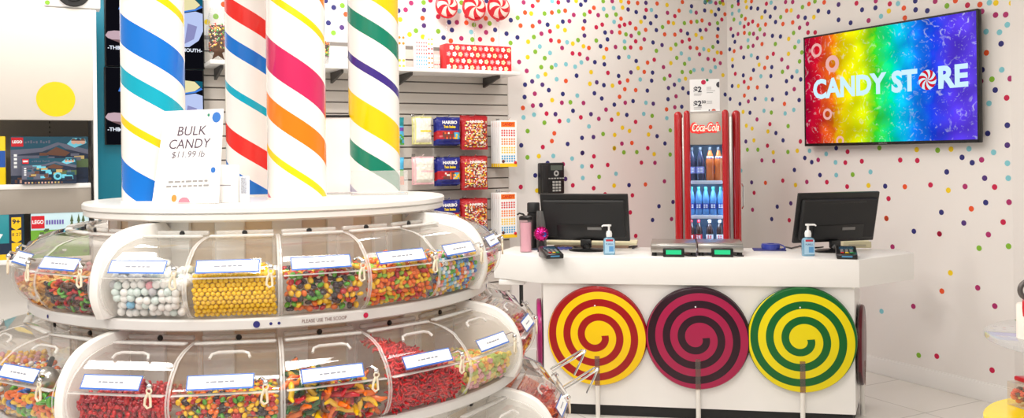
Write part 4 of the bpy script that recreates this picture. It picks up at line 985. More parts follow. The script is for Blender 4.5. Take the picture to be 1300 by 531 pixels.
prof = [(math.sin(PI * j / 12), -math.cos(PI * j / 12)) for j in range(13)]
vs = []; fs = []
for i in range(n):
    a = 2 * PI * i / n; f = 1 if i % 2 else .88
    for (r_, y_) in prof: vs.append((R * r_ * f * math.cos(a), R * y_ * .8, pz + R * r_ * f * math.sin(a)))
for i in range(n):
    for j in range(12): fs.append((i * 13 + j, ((i + 1) % n) * 13 + j, ((i + 1) % n) * 13 + j + 1, i * 13 + j + 1))
mb.add(vs, fs); mb.build('foil', [mat('magenta_foil', (198, 22, 120), .2, metal=.7)], root, ang=20)
mb = MB(); mb.lathe([(0, -.004), (R * .3, 0), (R * .3, .01)], 16, M=TR(R * .35, -R * .78, pz) @ RX(-PI / 2) @ Matrix.Diagonal((1, 1, -1, 1))); mb.build('centre', [mat('foil_blue', (50, 80, 170), .3, metal=.4)], root)
mb = MB(); mb.lathe([(0, 0), (R * .5, 0), (R * .5, .006), (R * .2, pz - R * .8), (0, pz - R * .8)], 20); mb.build('stand', [BLACKM], root)
p = onc(682, 321); k = p.y / F
root = thing('folded_papers', 'small pile of white and blue folded papers behind the left card terminal', 'paper', p + Vector((.01, .10, 0)), math.radians(12))
mb = MB(); mb.box((0, 0, .004), (.13, .09, .008), 0, .001); mb.build('lower_sheet', [WHITE2], root)
mb = MB(); mb.box((.01, .01, .012), (.10, .07, .006), 0, .001, M=RZ(.25)); mb.build('upper_sheet', [mat('paper_slate', (98, 106, 130), .5)], root)
p = onc(716, 318)
root = thing('key_lanyard', 'small blue lanyard with keys beside the left card terminal', 'lanyard', p + Vector((0, .05, 0)))
mb = MB(); mb.tube([(.05 * math.cos(a * PI / 10) * (1 + .2 * math.sin(3 * a)), .03 * math.sin(a * PI / 10), .007 + .004 * (a % 2)) for a in range(20)], .006, 8, closed=True); mb.build('strap', [mat('lanyard_blue', (60, 70, 150), .5)], root)
mb = MB(); mb.box((.055, -.015, .004), (.035, .012, .004), 0, .001); mb.build('key', [STEEL], root)
# ================================================================ LEFT: TEAL PANEL WITH SCREENS, TOY SHELVING
TEAL = mat('teal_panel', (0, 126, 152), .4, vary=.02)
a = bw(122, 100, .06); b_ = bw(259, 100, .06)
root = thing('media_panel', 'teal wall panel carrying two stacked video screens behind the striped pillars', 'wall panel', bwp((a[0] + b_[0]) / 2, 0, .03), RB)
w_ = b_[0] - a[0]
mb = MB(); mb.box((0, 0, 1.45), (w_, .05, 2.9), 0, .004); mb.build('panel_board', [TEAL], root)
BG = emission('screen_black', (14, 14, 20), 1); HAND = emission('picture_skin', (196, 168, 178), 1.0); HAND2 = emission('picture_skin_shade', (120, 92, 96), 1.0); PALEY = emission('picture_pale', (232, 222, 170), 1); BLUEE = emission('picture_blue', (70, 130, 220), 1); LILAC = emission('picture_lilac', (186, 200, 240), 1); LILAC2 = emission('picture_mauve', (140, 142, 190), 1); CAPW_ = emission('caption_white', (225, 232, 245), 1); TEALD = emission('picture_teal', (20, 90, 110), 1)
PICM = [HAND, HAND2, BLUEE, PALEY, LILAC, LILAC2, TEALD, CAPW_]
def screen(vt, vb, lb, dv):
    A = bw(132, vt, .08); B = bw(132, vb, .08); Cc = bw(258.5, vt, .08)
    x0, x1 = A[0], Cc[0]; z0, z1 = B[1], A[1]
    r = thing('video_screen', lb, 'screen', bwp((x0 + x1) / 2, (z0 + z1) / 2, .073), RB, 'video screens on the teal panel')
    W_, H_ = x1 - x0, z1 - z0
    mb = MB(); mb.box((0, 0, 0), (W_, .03, H_), 0, .003); mb.build('screen_case', [BLACK], r)
    mb = MB(); mb.rect(-W_ / 2 + .008, -H_ / 2 + .002, W_ / 2 - .008, H_ / 2 - .002, 0, y=-.0155); mb.build('screen_glass', [BG], r)
    def q(u, v): x, z = bw(u, v + dv, .08); return x - (x0 + x1) / 2, z - (z0 + z1) / 2
    def poly(pts, mi, y): mb.flat([(*q(*p), y) for p in pts], mi)
    mb = MB()
    poly([(150, 12), (157, -4), (166, 0), (160, 14)], 2, -.016)                          # blue corner, left picture
    mb.build('corner_image', PICM, r, smooth=False); mb = MB()
    poly([(133.5, 45), (137, 40), (145, 39), (158, 40), (158, 57), (147, 52), (137, 48.5)], 0, -.016)
    mb.build('hand_image', PICM, r, smooth=False); mb = MB()
    poly([(140, 50), (158, 51), (158, 57), (148, 53)], 1, -.0163)
    mb.build('hand_shade_image', PICM, r, smooth=False); mb = MB()
    poly([(232, -2), (247, 0), (254, 7), (247, 12), (228, 15)], 3, -.016)
    poly([(247, -1), (257, 0), (257, 8), (254, 7)], 6, -.016)
    poly([(228, 15), (247, 12), (255, 7.5), (257, 10), (248, 14), (228, 17)], 2, -.0162)
    poly([(228, 18), (248, 15), (257, 18), (257.5, 40), (252, 52), (240, 60), (228, 60)], 4, -.016)
    poly([(238, 30), (250, 34), (246, 50), (234, 56)], 5, -.0163)
    mb.build('figure_image', PICM, r, smooth=False); mb = MB()
    xl, zl = q(136.5, 60.5); mb.text('-THE', .030, xl, zl, 7, y=-.0166, bold=.0008, align='LEFT'); xl2, zl2 = q(150, 61); mb.text('M', .030, xl2, zl2, 7, y=-.0166, bold=.0008, align='LEFT')
    xr, zr = q(256.5, 65); mb.text('K MOUTH-', .030, xr, zr, 7, y=-.0166, bold=.0008, align='RIGHT')
    mb.build('caption_lettering', PICM, r, smooth=False)
screen(-8, 84, 'upper of the two video screens showing a pale hand on black on the teal panel', 0)
screen(85, 184, 'lower of the two video screens showing a pale hand on black on the teal panel', 104)

# toy shelving unit, parallel to the back wall
OFF = .42
def lu(u, v, off=OFF): return bw(u, v, off)
ux1 = lu(123.5, 150)[0]; uxp = lu(118.5, 150)[0]; ux0 = ux1 - 1.35
ztop = lu(60, 9)[1]; zhd = lu(60, 152.5)[1]; zsh = lu(60, 233.5, OFF - .02)[1]; zkick = lu(60, 271, OFF)[1]
zlow = lu(20, 330, OFF)[1]
cxu = (ux0 + ux1) / 2
root = thing('toy_shelving', 'white and grey toy shelving unit with a yellow dot on its header', 'shelving', bwp(cxu, 0, OFF - .2), RB)
X = lambda x: x - cxu
HDR = mat('header_white', (222, 216, 208), .45, vary=.015)
mb = MB(); mb.box(((X(ux0) + X(uxp)) / 2, -.18, (ztop + zhd) / 2), (uxp - ux0, .04, ztop - zhd), 0, .003)
dx, dz = lu(71, 126); mb.disc(X(dx), dz, (lu(96, 126)[0] - lu(46, 126)[0]) / 2, 40, 1, y=-.2008)
mb.build('header_panel', [HDR, mat('dot_sunflower', (250, 208, 0), .5)], root)
mb = MB(); mb.box(((X(uxp) + X(ux1)) / 2, .0, ztop / 2), (ux1 - uxp, .40, ztop), 0, .003); mb.build('side_panel', [WHITE], root)
mb = MB(); mb.box((X(ux0) + .012, 0, ztop / 2), (.024, .40, ztop), 0, .003); mb.build('side_panel', [WHITE], root)
mb = MB(); mb.box(((X(ux0) + X(uxp)) / 2, .17, (zhd + zlow) / 2), (uxp - ux0 - .03, .02, zhd - zlow + .1), 0); 
xs_ = X(lu(63, 160, .1)[0])
for k_ in range(60): mb.box((xs_, .1585, zlow + .02 + k_ * .028), (.006, .004, .012), 1)
mb.build('back_panel', [GREY, DGREY], root)
mb = MB(); mb.box(((X(ux0) + X(uxp)) / 2, -.01, zsh - .013), (uxp - ux0 - .03, .35, .026), 0, .002); mb.build('shelf', [WHITE], root)
mb = MB(); mb.box(((X(ux0) + X(uxp)) / 2, -.172, (zsh - .026 + zkick) / 2), (uxp - ux0 - .03, .02, zsh - .026 - zkick), 0, .002); mb.build('valance_panel', [GREY], root)
mb = MB(); mb.box(((X(ux0) + X(uxp)) / 2, -.01, zlow - .013), (uxp - ux0 - .03, .35, .026), 0, .002); mb.build('shelf', [WHITE], root)
mb = MB(); mb.box(((X(ux0) + X(uxp)) / 2, .0, .2), (uxp - ux0 - .03, .36, .4), 0, .004); mb.build('base_cabinet', [WHITE], root)
mb = MB(); mb.box(((X(ux0) + X(uxp)) / 2, 0, ztop + .001), (uxp - ux0, .36, .012), 0); mb.build('top_board', [WHITE], root)

def toybox(u0, u1, v0, zb, off, dep, lb, paint, name='toy_box', group=None):
    a = bw(u0, 200, off); b_ = bw(u1, 200, off); w_ = b_[0] - a[0]; zt = bw((u0 + u1) / 2, v0, off)[1]; h_ = zt - zb
    r = thing(name, lb, 'box', bwp((a[0] + b_[0]) / 2, zb, off - dep / 2), RB, group)
    mats, cb = paint
    mb = MB(); mb.box((0, 0, h_ / 2), (w_, dep, h_), 0, .003); mb.build('carton', [mats[0]], r)
    mb = MB(); cb(mb, w_, h_, -dep / 2); mb.build('front_print', mats, r, smooth=False)
    return r
NVY = mat('print_night', (22, 40, 66), .35); TEA = mat('print_deep_teal', (20, 78, 100), .35); STN = mat('print_stone', (96, 100, 120), .4); BRN = mat('print_brown', (104, 66, 48), .4); SKN = mat('print_peach', (214, 170, 150), .4); AQ = mat('print_aqua', (110, 205, 230), .35); LRED = mat('logo_square_red', (206, 24, 40), .35); PWHT = mat('print_clean_white', (240, 244, 248), .35); SAND = mat('print_sand', (196, 172, 108), .4); MOSS = mat('print_moss', (82, 104, 66), .4)
NIGHT = [NVY, TEA, STN, BRN, SKN, AQ, LRED, PWHT, SAND, MOSS]
def night(seed):
    def cb(mb, w, h, y0):
        r = random.Random(seed); y = y0 - .0006
        mb.rect(-w / 2, h * .72, w / 2, h, 1, y=y)
        mb.flat([(-w / 2, h * .72, y - .0002), (-w / 2, h * .6, y - .0002), (-w * .1, h * .68, y - .0002), (w * .12, h * .82, y - .0002), (w * .2, h * .74, y - .0002), (w / 2, h * .62, y - .0002), (w / 2, h * .72, y - .0002), (w * .1, h * .88, y - .0002), (-w * .1, h * .76, y - .0002)], 2)
        mb.rect(-w / 2, h * .18, -w * .02, h * .6, 2, y=y)
        mb.rect(w * .2, h * .34, w / 2, h * .52, 9, y=y)
        for i in range(46):                                   # blocky model scene in the middle
            x = r.uniform(-w * .42, w * .36); z = r.uniform(h * .08, h * .62); s = r.uniform(.012, .034)
            mb.rect(x, z, x + s * r.uniform(.6, 1.8), z + s * .6, r.choice([0, 2, 3, 3, 8, 5, 1, 2]), y=y - .0004 - i * 2e-6)
        mb.flat([(-w * .08, h * .62, y - .0006), (w * .08, h * .78, y - .0006), (w * .26, h * .66, y - .0006), (w * .2, h * .58, y - .0006)], 3)
        mb.disc(w * .15, h * .3, h * .15, 16, 5, y=y - .0007); mb.disc(w * .15, h * .3, h * .08, 12, 1, y=y - .0008)
        mb.flat([(w * .22, h * .84, y - .0006), (w * .3, h * .97, y - .0006), (w * .46, h * .95, y - .0006), (w * .48, h * .86, y - .0006), (w * .32, h * .76, y - .0006)], 5)
        for (fx, c_) in ((.31, 3), (.37, 0), (.43, 3)):
            mb.disc(w * fx, h * .885, h * .05, 12, 4, y=y - .0007); mb.disc(w * fx, h * .91, h * .05, 12, c_, y=y - .0008, a0=0, a1=PI)
        q = h * .19
        mb.rect(-w * .49, h * .79, -w * .49 + q * 1.15, h * .79 + q, 6, y=y - .0008); mb.text('LEGO', q * .42, -w * .49 + q * .575, h * .79 + q * .5, 7, y=y - .001, width=q * .95, bold=.001)
        for i in range(9): mb.rect(-w * .32 + i * w * .035 + (w * .02 if i > 4 else 0), h * (.855 + .01 * (i % 2)), -w * .32 + i * w * .035 + w * .022 + (w * .02 if i > 4 else 0), h * (.895 + .012 * (i % 3)), 2, y=y - .0008)
        for i in range(4): mb.rect(-w * .46, h * (.34 + .08 * i), -w * .42, h * (.39 + .08 * i), 7, y=y - .0008)
        mb.rect(-w / 2, 0, w / 2, h * .1, 0, y=y - .0005)
        for i in range(12): mb.rect(-w * .45 + i * w * .06, h * .02, -w * .42 + i * w * .06, h * .09, r.choice([3, 8, 4]), y=y - .0009)
    return NIGHT, cb
toybox(13.5, 112, 173.5, zsh, .36, .07, 'large dark blue building-toy box standing at the back of the grey shelf', night(2))
toybox(27.5, 97, 201, zsh, .425, .05, 'smaller dark blue building-toy box in front of the larger one on the grey shelf', night(5))
YB = [mat('print_strong_yellow', (238, 206, 0), .4), mat('print_strong_blue', (30, 84, 170), .4), PWHT]
def yb(mb, w, h, y0): mb.rect(-w / 2, h * .36, w / 2, h * .7, 1, y=y0 - .0006); mb.disc(-w * .1, h * .53, w * .2, 16, 2, y=y0 - .0008)
toybox(-45, 7, 173, zsh, .38, .08, 'yellow box with a blue band at the left edge of the grey shelf', (YB, yb))
TB = [mat('print_sea_teal', (30, 138, 150), .4), mat('print_seal_yellow', (250, 200, 20), .4), NVY, LRED, PWHT]
def tb_(mb, w, h, y0):
    y = y0 - .0006
    mb.rect(-w / 2, 0, w * .26, h * .12, 1, y=y - .0003); mb.rect(-w / 2, h * .12, w * .26, h * .36, 2, y=y - .0001); mb.rect(w * .26, 0, w / 2, h, 2, y=y)
    for i in range(3): mb.flat([(w * .3, h * (.7 - .28 * i), y - .0004), (w * .38, h * (.64 - .28 * i), y - .0004), (w * .46, h * (.7 - .28 * i), y - .0004), (w * .46, h * (.92 - .28 * i), y - .0004), (w * .3, h * (.92 - .28 * i), y - .0004)], 1)
    mb.text('9+', h * .14, w * .38, h * .82, 2, y=y - .0007, bold=.001); mb.text('8 27', h * .10, w * .38, h * .54, 2, y=y - .0007)
    mb.flat([(-w * .4, h * .5, y - .0004), (-w * .1, h * .62, y - .0004), (w * .16, h * .56, y - .0004), (w * .1, h * .44, y - .0004), (-w * .3, h * .4, y - .0004)], 4); mb.disc(w * .02, h * .7, h * .07, 14, 3, y=y - .0005)
toybox(-50, 29, 272.5, zlow, .40, .09, 'teal building-toy box with yellow seals on the lower shelf', (TB, tb_))
GB = [mat('print_ice', (196, 226, 236), .4), mat('print_leaf', (110, 170, 50), .4), LRED, PWHT, MOSS, mat('print_violet', (110, 96, 180), .4)]
def gb(mb, w, h, y0):
    y = y0 - .0006; r = random.Random(8)
    mb.rect(-w / 2, 0, w / 2, h * .62, 1, y=y)
    for i in range(26): x = r.uniform(-w * .48, w * .4); z = r.uniform(h * .05, h * .6); mb.rect(x, z, x + .02, z + .012, r.choice([3, 4, 1, 4]), y=y - .0003 - i * 2e-6)
    mb.rect(-w * .49, h * .66, -w * .49 + h * .26, h * .94, 2, y=y - .0004); mb.text('LEGO', h * .11, -w * .49 + h * .13, h * .8, 3, y=y - .0007, width=h * .22, bold=.001)
    for i in range(7): mb.rect(-w * .24 + i * w * .045, h * .74, -w * .21 + i * w * .045, h * .84, 5, y=y - .0005)
    for fx in (.2, .32, .4):
        for k in range(3): mb.flat([(w * (fx - .05 + .01 * k), h * (.55 + .12 * k), y - .0006), (w * (fx + .05 - .01 * k), h * (.55 + .12 * k), y - .0006), (w * fx, h * (.72 + .12 * k), y - .0006)], 4)
toybox(38, 112, 270, zlow, .40, .09, 'green and pale blue building-toy box on the lower shelf beside the teal one', (GB, gb))
# white toy with a round black lens on top of the unit
p = bwp(lu(96, 8, .40)[0], ztop + .007, .40); k = p.y / F
root = thing('toy_camera_box', 'white carton with a round black disc standing on top of the toy shelving', 'box', bwp(lu(92, 8, .40)[0], ztop + .007, .36), RB)
mb = MB(); mb.box((0, 0, .11), (64 * k, .12, .22), 0, .008); mb.disc(-28 * k, .018, .012, 12, 1, y=-.0612); mb.build('carton', [WHITE2, DOTM['g']], root)
mb = MB(); mb.lathe([(0, .012), (18 * k, .012), (19 * k, .006), (19 * k, 0)], 36, M=TR(1 * k, -.061, .085) @ RX(PI / 2)); mb.lathe([(0, .016), (12 * k, .016), (12.5 * k, .012)], 32, 1, M=TR(1 * k, -.061, .085) @ RX(PI / 2)); mb.build('black_disc', [BLACKM, BLACK], root)

# ================================================================ CANDY KIOSK
KC = Vector((-.835, 3.04, 0)); KR = math.atan2(.2653, .9642)
MK = Matrix.Translation(KC) @ RZ(KR)
ZD = H - .128                                     # top of the disc
TIERS = [dict(z=1.134, R=.775), dict(z=.863, R=.89), dict(z=.594, R=1.0)]
BH = .2
def pol(r, phi): return Vector((r * math.sin(phi), -r * math.cos(phi), 0))
PROF0 = [(-.045, 0), (-.018, .028), (-.003, .06), (0, .09), (-.008, .12), (-.028, .15), (-.060, .175), (-.105, .192), (-.155, .2), (-.205, .203)]
def cat(P, n=4):
    out = []
    for i in range(len(P) - 1):
        p0 = P[max(i - 1, 0)]; p1 = P[i]; p2 = P[i + 1]; p3 = P[min(i + 2, len(P) - 1)]
        for s in range(n):
            t = s / n
            out.append(tuple(.5 * (2 * p1[k] + (p2[k] - p0[k]) * t + (2 * p0[k] - 5 * p1[k] + 4 * p2[k] - p3[k]) * t * t + (3 * p1[k] - p0[k] - 3 * p2[k] + p3[k]) * t ** 3) for k in (0, 1)))
    out.append(P[-1]); return out
PROF = cat(PROF0)
def prof_r(z):
    for (a, b) in zip(PROF, PROF[1:]):
        if a[1] <= z <= b[1] and b[1] > a[1]: return a[0] + (b[0] - a[0]) * (z - a[1]) / (b[1] - a[1])
    return PROF[-1][0]
KW = mat('kiosk_white', (246, 243, 238), .28, vary=.012, coat=.3)
RIMW = mat('kiosk_rim_white', (226, 223, 220), .3, vary=.012, coat=.2)
BEI = mat('kiosk_core_cream', (240, 222, 198), .5, vary=.06, scale=3)
root = thing('candy_display', 'tall round white candy display of stacked tiers with curved arches', 'display stand', KC, KR)
KROOT = root
mb = MB(); r = .596; t_ = .046
mb.lathe([(0, ZD - t_), (r - .03, ZD - t_), (r - .012, ZD - t_ + .004), (r - .004, ZD - t_ + .008), (r - .004, ZD - .024), (r - .008, ZD - .022), (r - .008, ZD - .02), (r, ZD - .018), (r, ZD - .005), (r - .005, ZD), (0, ZD)], 128)
mb.build('top_disc', [KW], root)
mb = MB()
for T_, nxt in zip(TIERS, [ZD - t_] + [t['z'] - .034 for t in TIERS[:2]]):
    rc = T_['R'] - .27
    mb.lathe([(rc, T_['z']), (rc, nxt)], 96, 0)
    for i in range(20):
        M_ = RZ(2 * PI * (i + .25) / 20); mb.box((0, -rc - .006, (T_['z'] + nxt) / 2), (.085, .014, nxt - T_['z']), 1, .002, 1, M=M_)
mb.lathe([(.9, .0), (.9, .57)], 96, 1)
mb.build('core', [BEI, KW], root)
for ti, T_ in enumerate(TIERS):
    R = T_['R'] - .028; z = T_['z']
    mb = MB(); mb.lathe([(R - .33, z - .034), (R - .02, z - .034), (R - .004, z - .032), (R, z - .028), (R, z - .006), (R - .004, z - .001), (R - .02, z), (R - .33, z)], 128)
    shelf = mb.build('tier_shelf', [RIMW], root)
    rr = random.Random(ti + 4); mb = MB()
    def onrim(phi, dz, R_=R, z_=z): return Vector(((R_ + .0012) * math.sin(phi), -(R_ + .0012) * math.cos(phi), z_ - .017 + dz))
    spots = [(-3.4, .009, 0), (1.0, .004, 2), (19.2, .0075, 1), (-.6, .004, 0)] if ti == 0 else []
    for _ in range(16): spots.append((rr.choice([rr.uniform(-120, -45), rr.uniform(60, 140)]), rr.uniform(.004, .009), rr.randrange(3)))
    for (ph, rad, mi) in spots:
        f = math.radians(ph); pts = []
        for i in range(16):
            a = 2 * PI * i / 16; pts.append(onrim(f + rad * math.cos(a) / R, rad * math.sin(a)))
        mb = MB(); mb.add(pts, [tuple(range(16))], 0); mb.build('rim_dot', [[DOTM['n'], DOTM['r'], DOTM['n']][mi]], shelf, smooth=False)
    if ti == 0:
        mb = MB(); tm = MB(); tm.text('PLEASE USE THE SCOOP', .0135, 0, 0, 0, width=.122)
        ph0 = math.radians(10.2)
        mb.add([onrim(ph0 + v[0] / R, v[2]) for v in tm.v], tm.f, 0)
        mb.build('rim_lettering', [mat('rim_ink', (124, 84, 78), .5)], shelf, smooth=False)
RIBS = [-35, 55, 145, 235]
RIBP = cat([(-.002, 0), (.018, .045), (.020, .09), (.008, .14), (-.02, .182), (-.06, .21), (-.12, .226), (-.19, .232), (-.235, .233)])
for ti, T_ in enumerate(TIERS):
    for ph in RIBS:
        f = math.radians(ph)
        pts = [(T_['R'] + a, T_['z'] + b * ((.234 / .233) if ti else (ZD - t_ - T_['z']) / .233)) for (a, b) in RIBP] + [(T_['R'] - .28, T_['z'] + .2), (T_['R'] - .28, T_['z'])]
        Mx = RZ(f) @ Matrix(((0, 0, 1, 0), (-1, 0, 0, 0), (0, 1, 0, 0), (0, 0, 0, 1)))
        mb = MB(); mb.prism(pts, -.014, .014, 0, M=Mx, bev=.003)
        mb.build('arch', [KW], root)

# ---- bins
HA = math.radians(8.72)
LABEL = mat('label_paper', (252, 252, 252), .4, vary=.0); LBL = mat('label_border', (52, 110, 205), .4, vary=.0); LTX = mat('label_text', (136, 140, 152), .6)
TETH = mat('tether_cream', (236, 222, 196), .4, vary=.04)
BINS = {}
def hwid(r, gap=.0055): return r * math.tan(HA) - gap
def make_bin(ti, phi, lb, tilt=0.0, text_w=.06, steel=True, proto={}):
    T_ = TIERS[ti]; R = T_['R']; Rm = R - .12
    f = math.radians(phi)
    loc = MK @ (pol(Rm, f) + Vector((0, 0, T_['z'] + .0005)))
    if ti in proto:
        r_ = dup(proto[ti], loc, KR + f, lb)
        return r_
    root = thing('candy_bin', lb, 'bin', loc, KR + f, 'clear candy bins in the round display')
    proto[ti] = root
    X_ = lambda o: R + o                                        # radius
    Y_ = lambda r: -(r - Rm)
    split = .118
    low = [p for p in PROF if p[1] <= split] ; up = [p for p in PROF if p[1] >= split - .006]
    # lower body: bottom, front, back
    chain = [(-.205, .203), (-.205, .003), (-.045, .003)] + [(o, z + .003 if z < .002 else z) for (o, z) in low]
    mb = MB(); vs = []
    for (o, z) in chain: vs += [(-hwid(X_(o)), Y_(X_(o)), z), (hwid(X_(o)), Y_(X_(o)), z)]
    mb.add(vs, [(2 * i, 2 * i + 1, 2 * i + 3, 2 * i + 2) for i in range(len(chain) - 1)], 0)
    mb.build('bin_body', [ACR], root, ang=50)
    # side plates; milky white rim faces paint in the edge highlight
    for s in (-1, 1):
        out = [(o + .008 * (1 if z > .01 else 0.2), z + (.004 if z > .17 else 0)) for (o, z) in PROF] + [(-.21, .19), (-.21, .002)]
        mb = MB(); n = len(out); th = .0055; vs = []
        for d in (0, th):
            for (o, z) in out: vs.append((s * (hwid(X_(o)) + d), Y_(X_(o)), max(z, .002)))
        mb.add(vs, [tuple(range(n))], 0); mb.add(vs, [(i, (i + 1) % n, n + (i + 1) % n, n + i) for i in range(n)], 1)
        mb.build('side_plate', [ACR, ACRE], root, smooth=False)
    # lid
    mb = MB(); vs = []
    e = .004
    for (o, z) in up: vs += [(-hwid(X_(o), .007), Y_(X_(o) + e), z + (e if z > .17 else e * .3)), (hwid(X_(o), .007), Y_(X_(o) + e), z + (e if z > .17 else e * .3))]
    mb.add(vs, [(2 * i, 2 * i + 1, 2 * i + 3, 2 * i + 2) for i in range(len(up) - 1)], 0)
    o0, zz0 = up[0]; hw0 = hwid(X_(o0), .007)
    mb.box((0, Y_(X_(o0)) - .009, zz0), (hw0 * 2, .018, .003), 1, .0008, 1)          # lip
    mb.box((0, Y_(X_(-.2)), .213), (hwid(X_(-.2), .01) * 2, .014, .013), 1, .003, 1); mb.box((0, Y_(X_(-.145)), .2085), (hwid(X_(-.145), .01) * 2, .022, .008), 1, .003, 1)        # hinge rail
    lid = mb.build('lid', [ACRL, ACRE], root, ang=50)
    if ti > 0:
        M2 = TR(0, Y_(R - .055), .187) @ RX(math.radians(-52))
        mb = MB(); mb.tube([(-.05, 0, 0), (-.045, 0, .014), (-.03, 0, .02), (.03, 0, .02), (.045, 0, .014), (.05, 0, 0)], .0038, 8, 0, M=M2); mb.build('lid_handle', [ACRE], lid)
    for sx_ in (0.0,):
        mb = MB(); mb.lathe([(0, .006), (.006, .005), (.008, 0)], 14, M=TR(sx_, Y_(X_(-.2)) - .007, .212) @ RX(PI / 2)); mb.build('hinge_screw', [BLACKM], lid)
    # label in a clear holder
    Ml = TR(-.012, Y_(R + .004), .142) @ RX(math.radians(-33))
    mb = MB(); mb.box((0, .0015, 0), (.166, .002, .044), 0, .0006, 1, M=Ml); mb.build('label_holder', [ACRL], lid)
    mb = MB(); mb.rect(-.080, -.019, .080, .019, 1, y=-.0006, M=Ml); mb.rect(-.0772, -.0148, .0772, .0162, 0, y=-.0010, M=Ml)
    rr = random.Random(ti)
    x = -.034
    while x < .034:
        l_ = rr.uniform(.006, .016); mb.rect(x, -.0016, min(x + l_, .036), .0022, 2, y=-.0014, M=Ml); x += l_ + .003
    mb.build('label_card', [LABEL, LBL, LTX], lid, smooth=False)
    # steel eye with a cream tether for the tongs
    bx = .092
    mb = MB(); mb.tube([(bx - .012, Y_(R - .006), .142), (bx - .004, Y_(R + .012), .150), (bx + .006, Y_(R + .016), .142)], .0035, 8, 0); mb.ball((bx + .006, Y_(R + .016), .138), .0075, 10, 0)
    mb.build('steel_eye', [CHROME], root)
    mb = MB(); ex, ey = bx + .006, Y_(R + .018)
    mb.torus((ex, ey, .128), .0065, .0022, 14, 6, axis='Y')
    mb.tube([(ex - .003, ey, .123), (ex - .009, ey - .002, .108), (ex - .011, ey - .002, .094), (ex - .004, ey - .001, .086), (ex + .004, ey, .090), (ex + .003, ey + .001, .106), (ex + .001, ey, .122)], .0032, 7, 0)
    mb.build('tether', [TETH], root)
    return root

# ---- candy fill
def fill(ti, level, pitch, rad, rows_deep=2, seed=1, jit=.15, top=2.2, inset=.002, x0=None, x1=None):
    """points near the front and on top of a heap inside a bin: yields (x, y, z, depth index, is_top)"""
    R = TIERS[ti]['R']; Rm = R - .12; rr = random.Random(seed); out = []
    j = 0
    while True:
        z = .005 + rad + j * pitch * .86
        if z > .19: break
        k = 0
        while True:
            off = prof_r(min(max(z, .004), .2)) - rad - inset - k * pitch * .9
            if off < -.198: break
            r_ = R + off; w = hwid(r_) - rad - .001
            n = int(2 * w / pitch); xs = -w + (2 * w - n * pitch) / 2
            for i in range(n + 1):
                x = xs + i * pitch + (pitch / 2 if (j + k) % 2 else 0)
                if x > w: continue
                lv = level(x, -off)
                if z > lv: continue
                is_top = (z + pitch * .86 * 1.05 > lv)
                if k >= rows_deep and not is_top: continue
                out.append((x + rr.uniform(-jit, jit) * pitch, -(r_ - Rm) + rr.uniform(-.02, .12) * pitch, z + rr.uniform(-jit, jit) * pitch * .7, k, is_top))
            k += 1
        j += 1
    return out
def ball_mesh(mb, M, r, n=12): mb.ball((0, 0, 0), r, n, 0, M=M)
ITEM = {
    'ball': lambda mb, mi, r, M: mb.ball((0, 0, 0), r, 14, mi, M=M),
    'lens': lambda mb, mi, r, M: mb.ball((0, 0, 0), r, 14, mi, sc=(1, 1, .62), M=M),
    'bean': lambda mb, mi, r, M: mb.ball((0, 0, 0), r, 12, mi, sc=(1.45, .85, .85), M=M),
    'ring': lambda mb, mi, r, M: mb.torus((0, 0, 0), r * .75, r * .42, 14, 7, mi, M=M),
    'worm': lambda mb, mi, r, M: mb.tube([(-2.6 * r, 0, 0), (-1.3 * r, .6 * r, .2 * r), (0, 0, 0), (1.3 * r, -.6 * r, .2 * r), (2.6 * r, 0, 0)], [r * .3, r * .62, r * .62, r * .62, r * .3], 7, mi, M=M),
    'bear': lambda mb, mi, r, M: (mb.ball((0, 0, 0), r * .9, 9, mi, sc=(.8, .7, 1.1), M=M), mb.ball((0, 0, r * 1.15), r * .6, 8, mi, M=M), mb.ball((r * .4, -r * .4, -r * .9), r * .4, 6, mi, M=M), mb.ball((-r * .4, -r * .4, -r * .9), r * .4, 6, mi, M=M)),
    'slice': lambda mb, mi, r, M: mb.lathe([(0, -r * .35), (r * 1.3, -r * .35), (r * 1.5, 0), (r * 1.3, r * .35), (0, r * .35)], 10, mi, M=M, a0=0, a1=PI),
    'cube': lambda mb, mi, r, M: mb.box((0, 0, 0), (r * 1.5, r * 1.5, r * 1.5), mi, r * .3, 2, M=M),
}
def cmat(nm, col, rough=.25, coat=.45, sss=0): return mat('sweet_' + nm, col, rough, coat=coat, vary=.04, scale=60, sss=sss)
def rot(rr): return Matrix.Rotation(rr.uniform(0, 2 * PI), 4, 'Z') @ Matrix.Rotation(rr.uniform(-.9, .9) + PI / 2 * rr.randrange(2), 4, 'X') @ Matrix.Rotation(rr.uniform(0, 2 * PI), 4, 'Z')
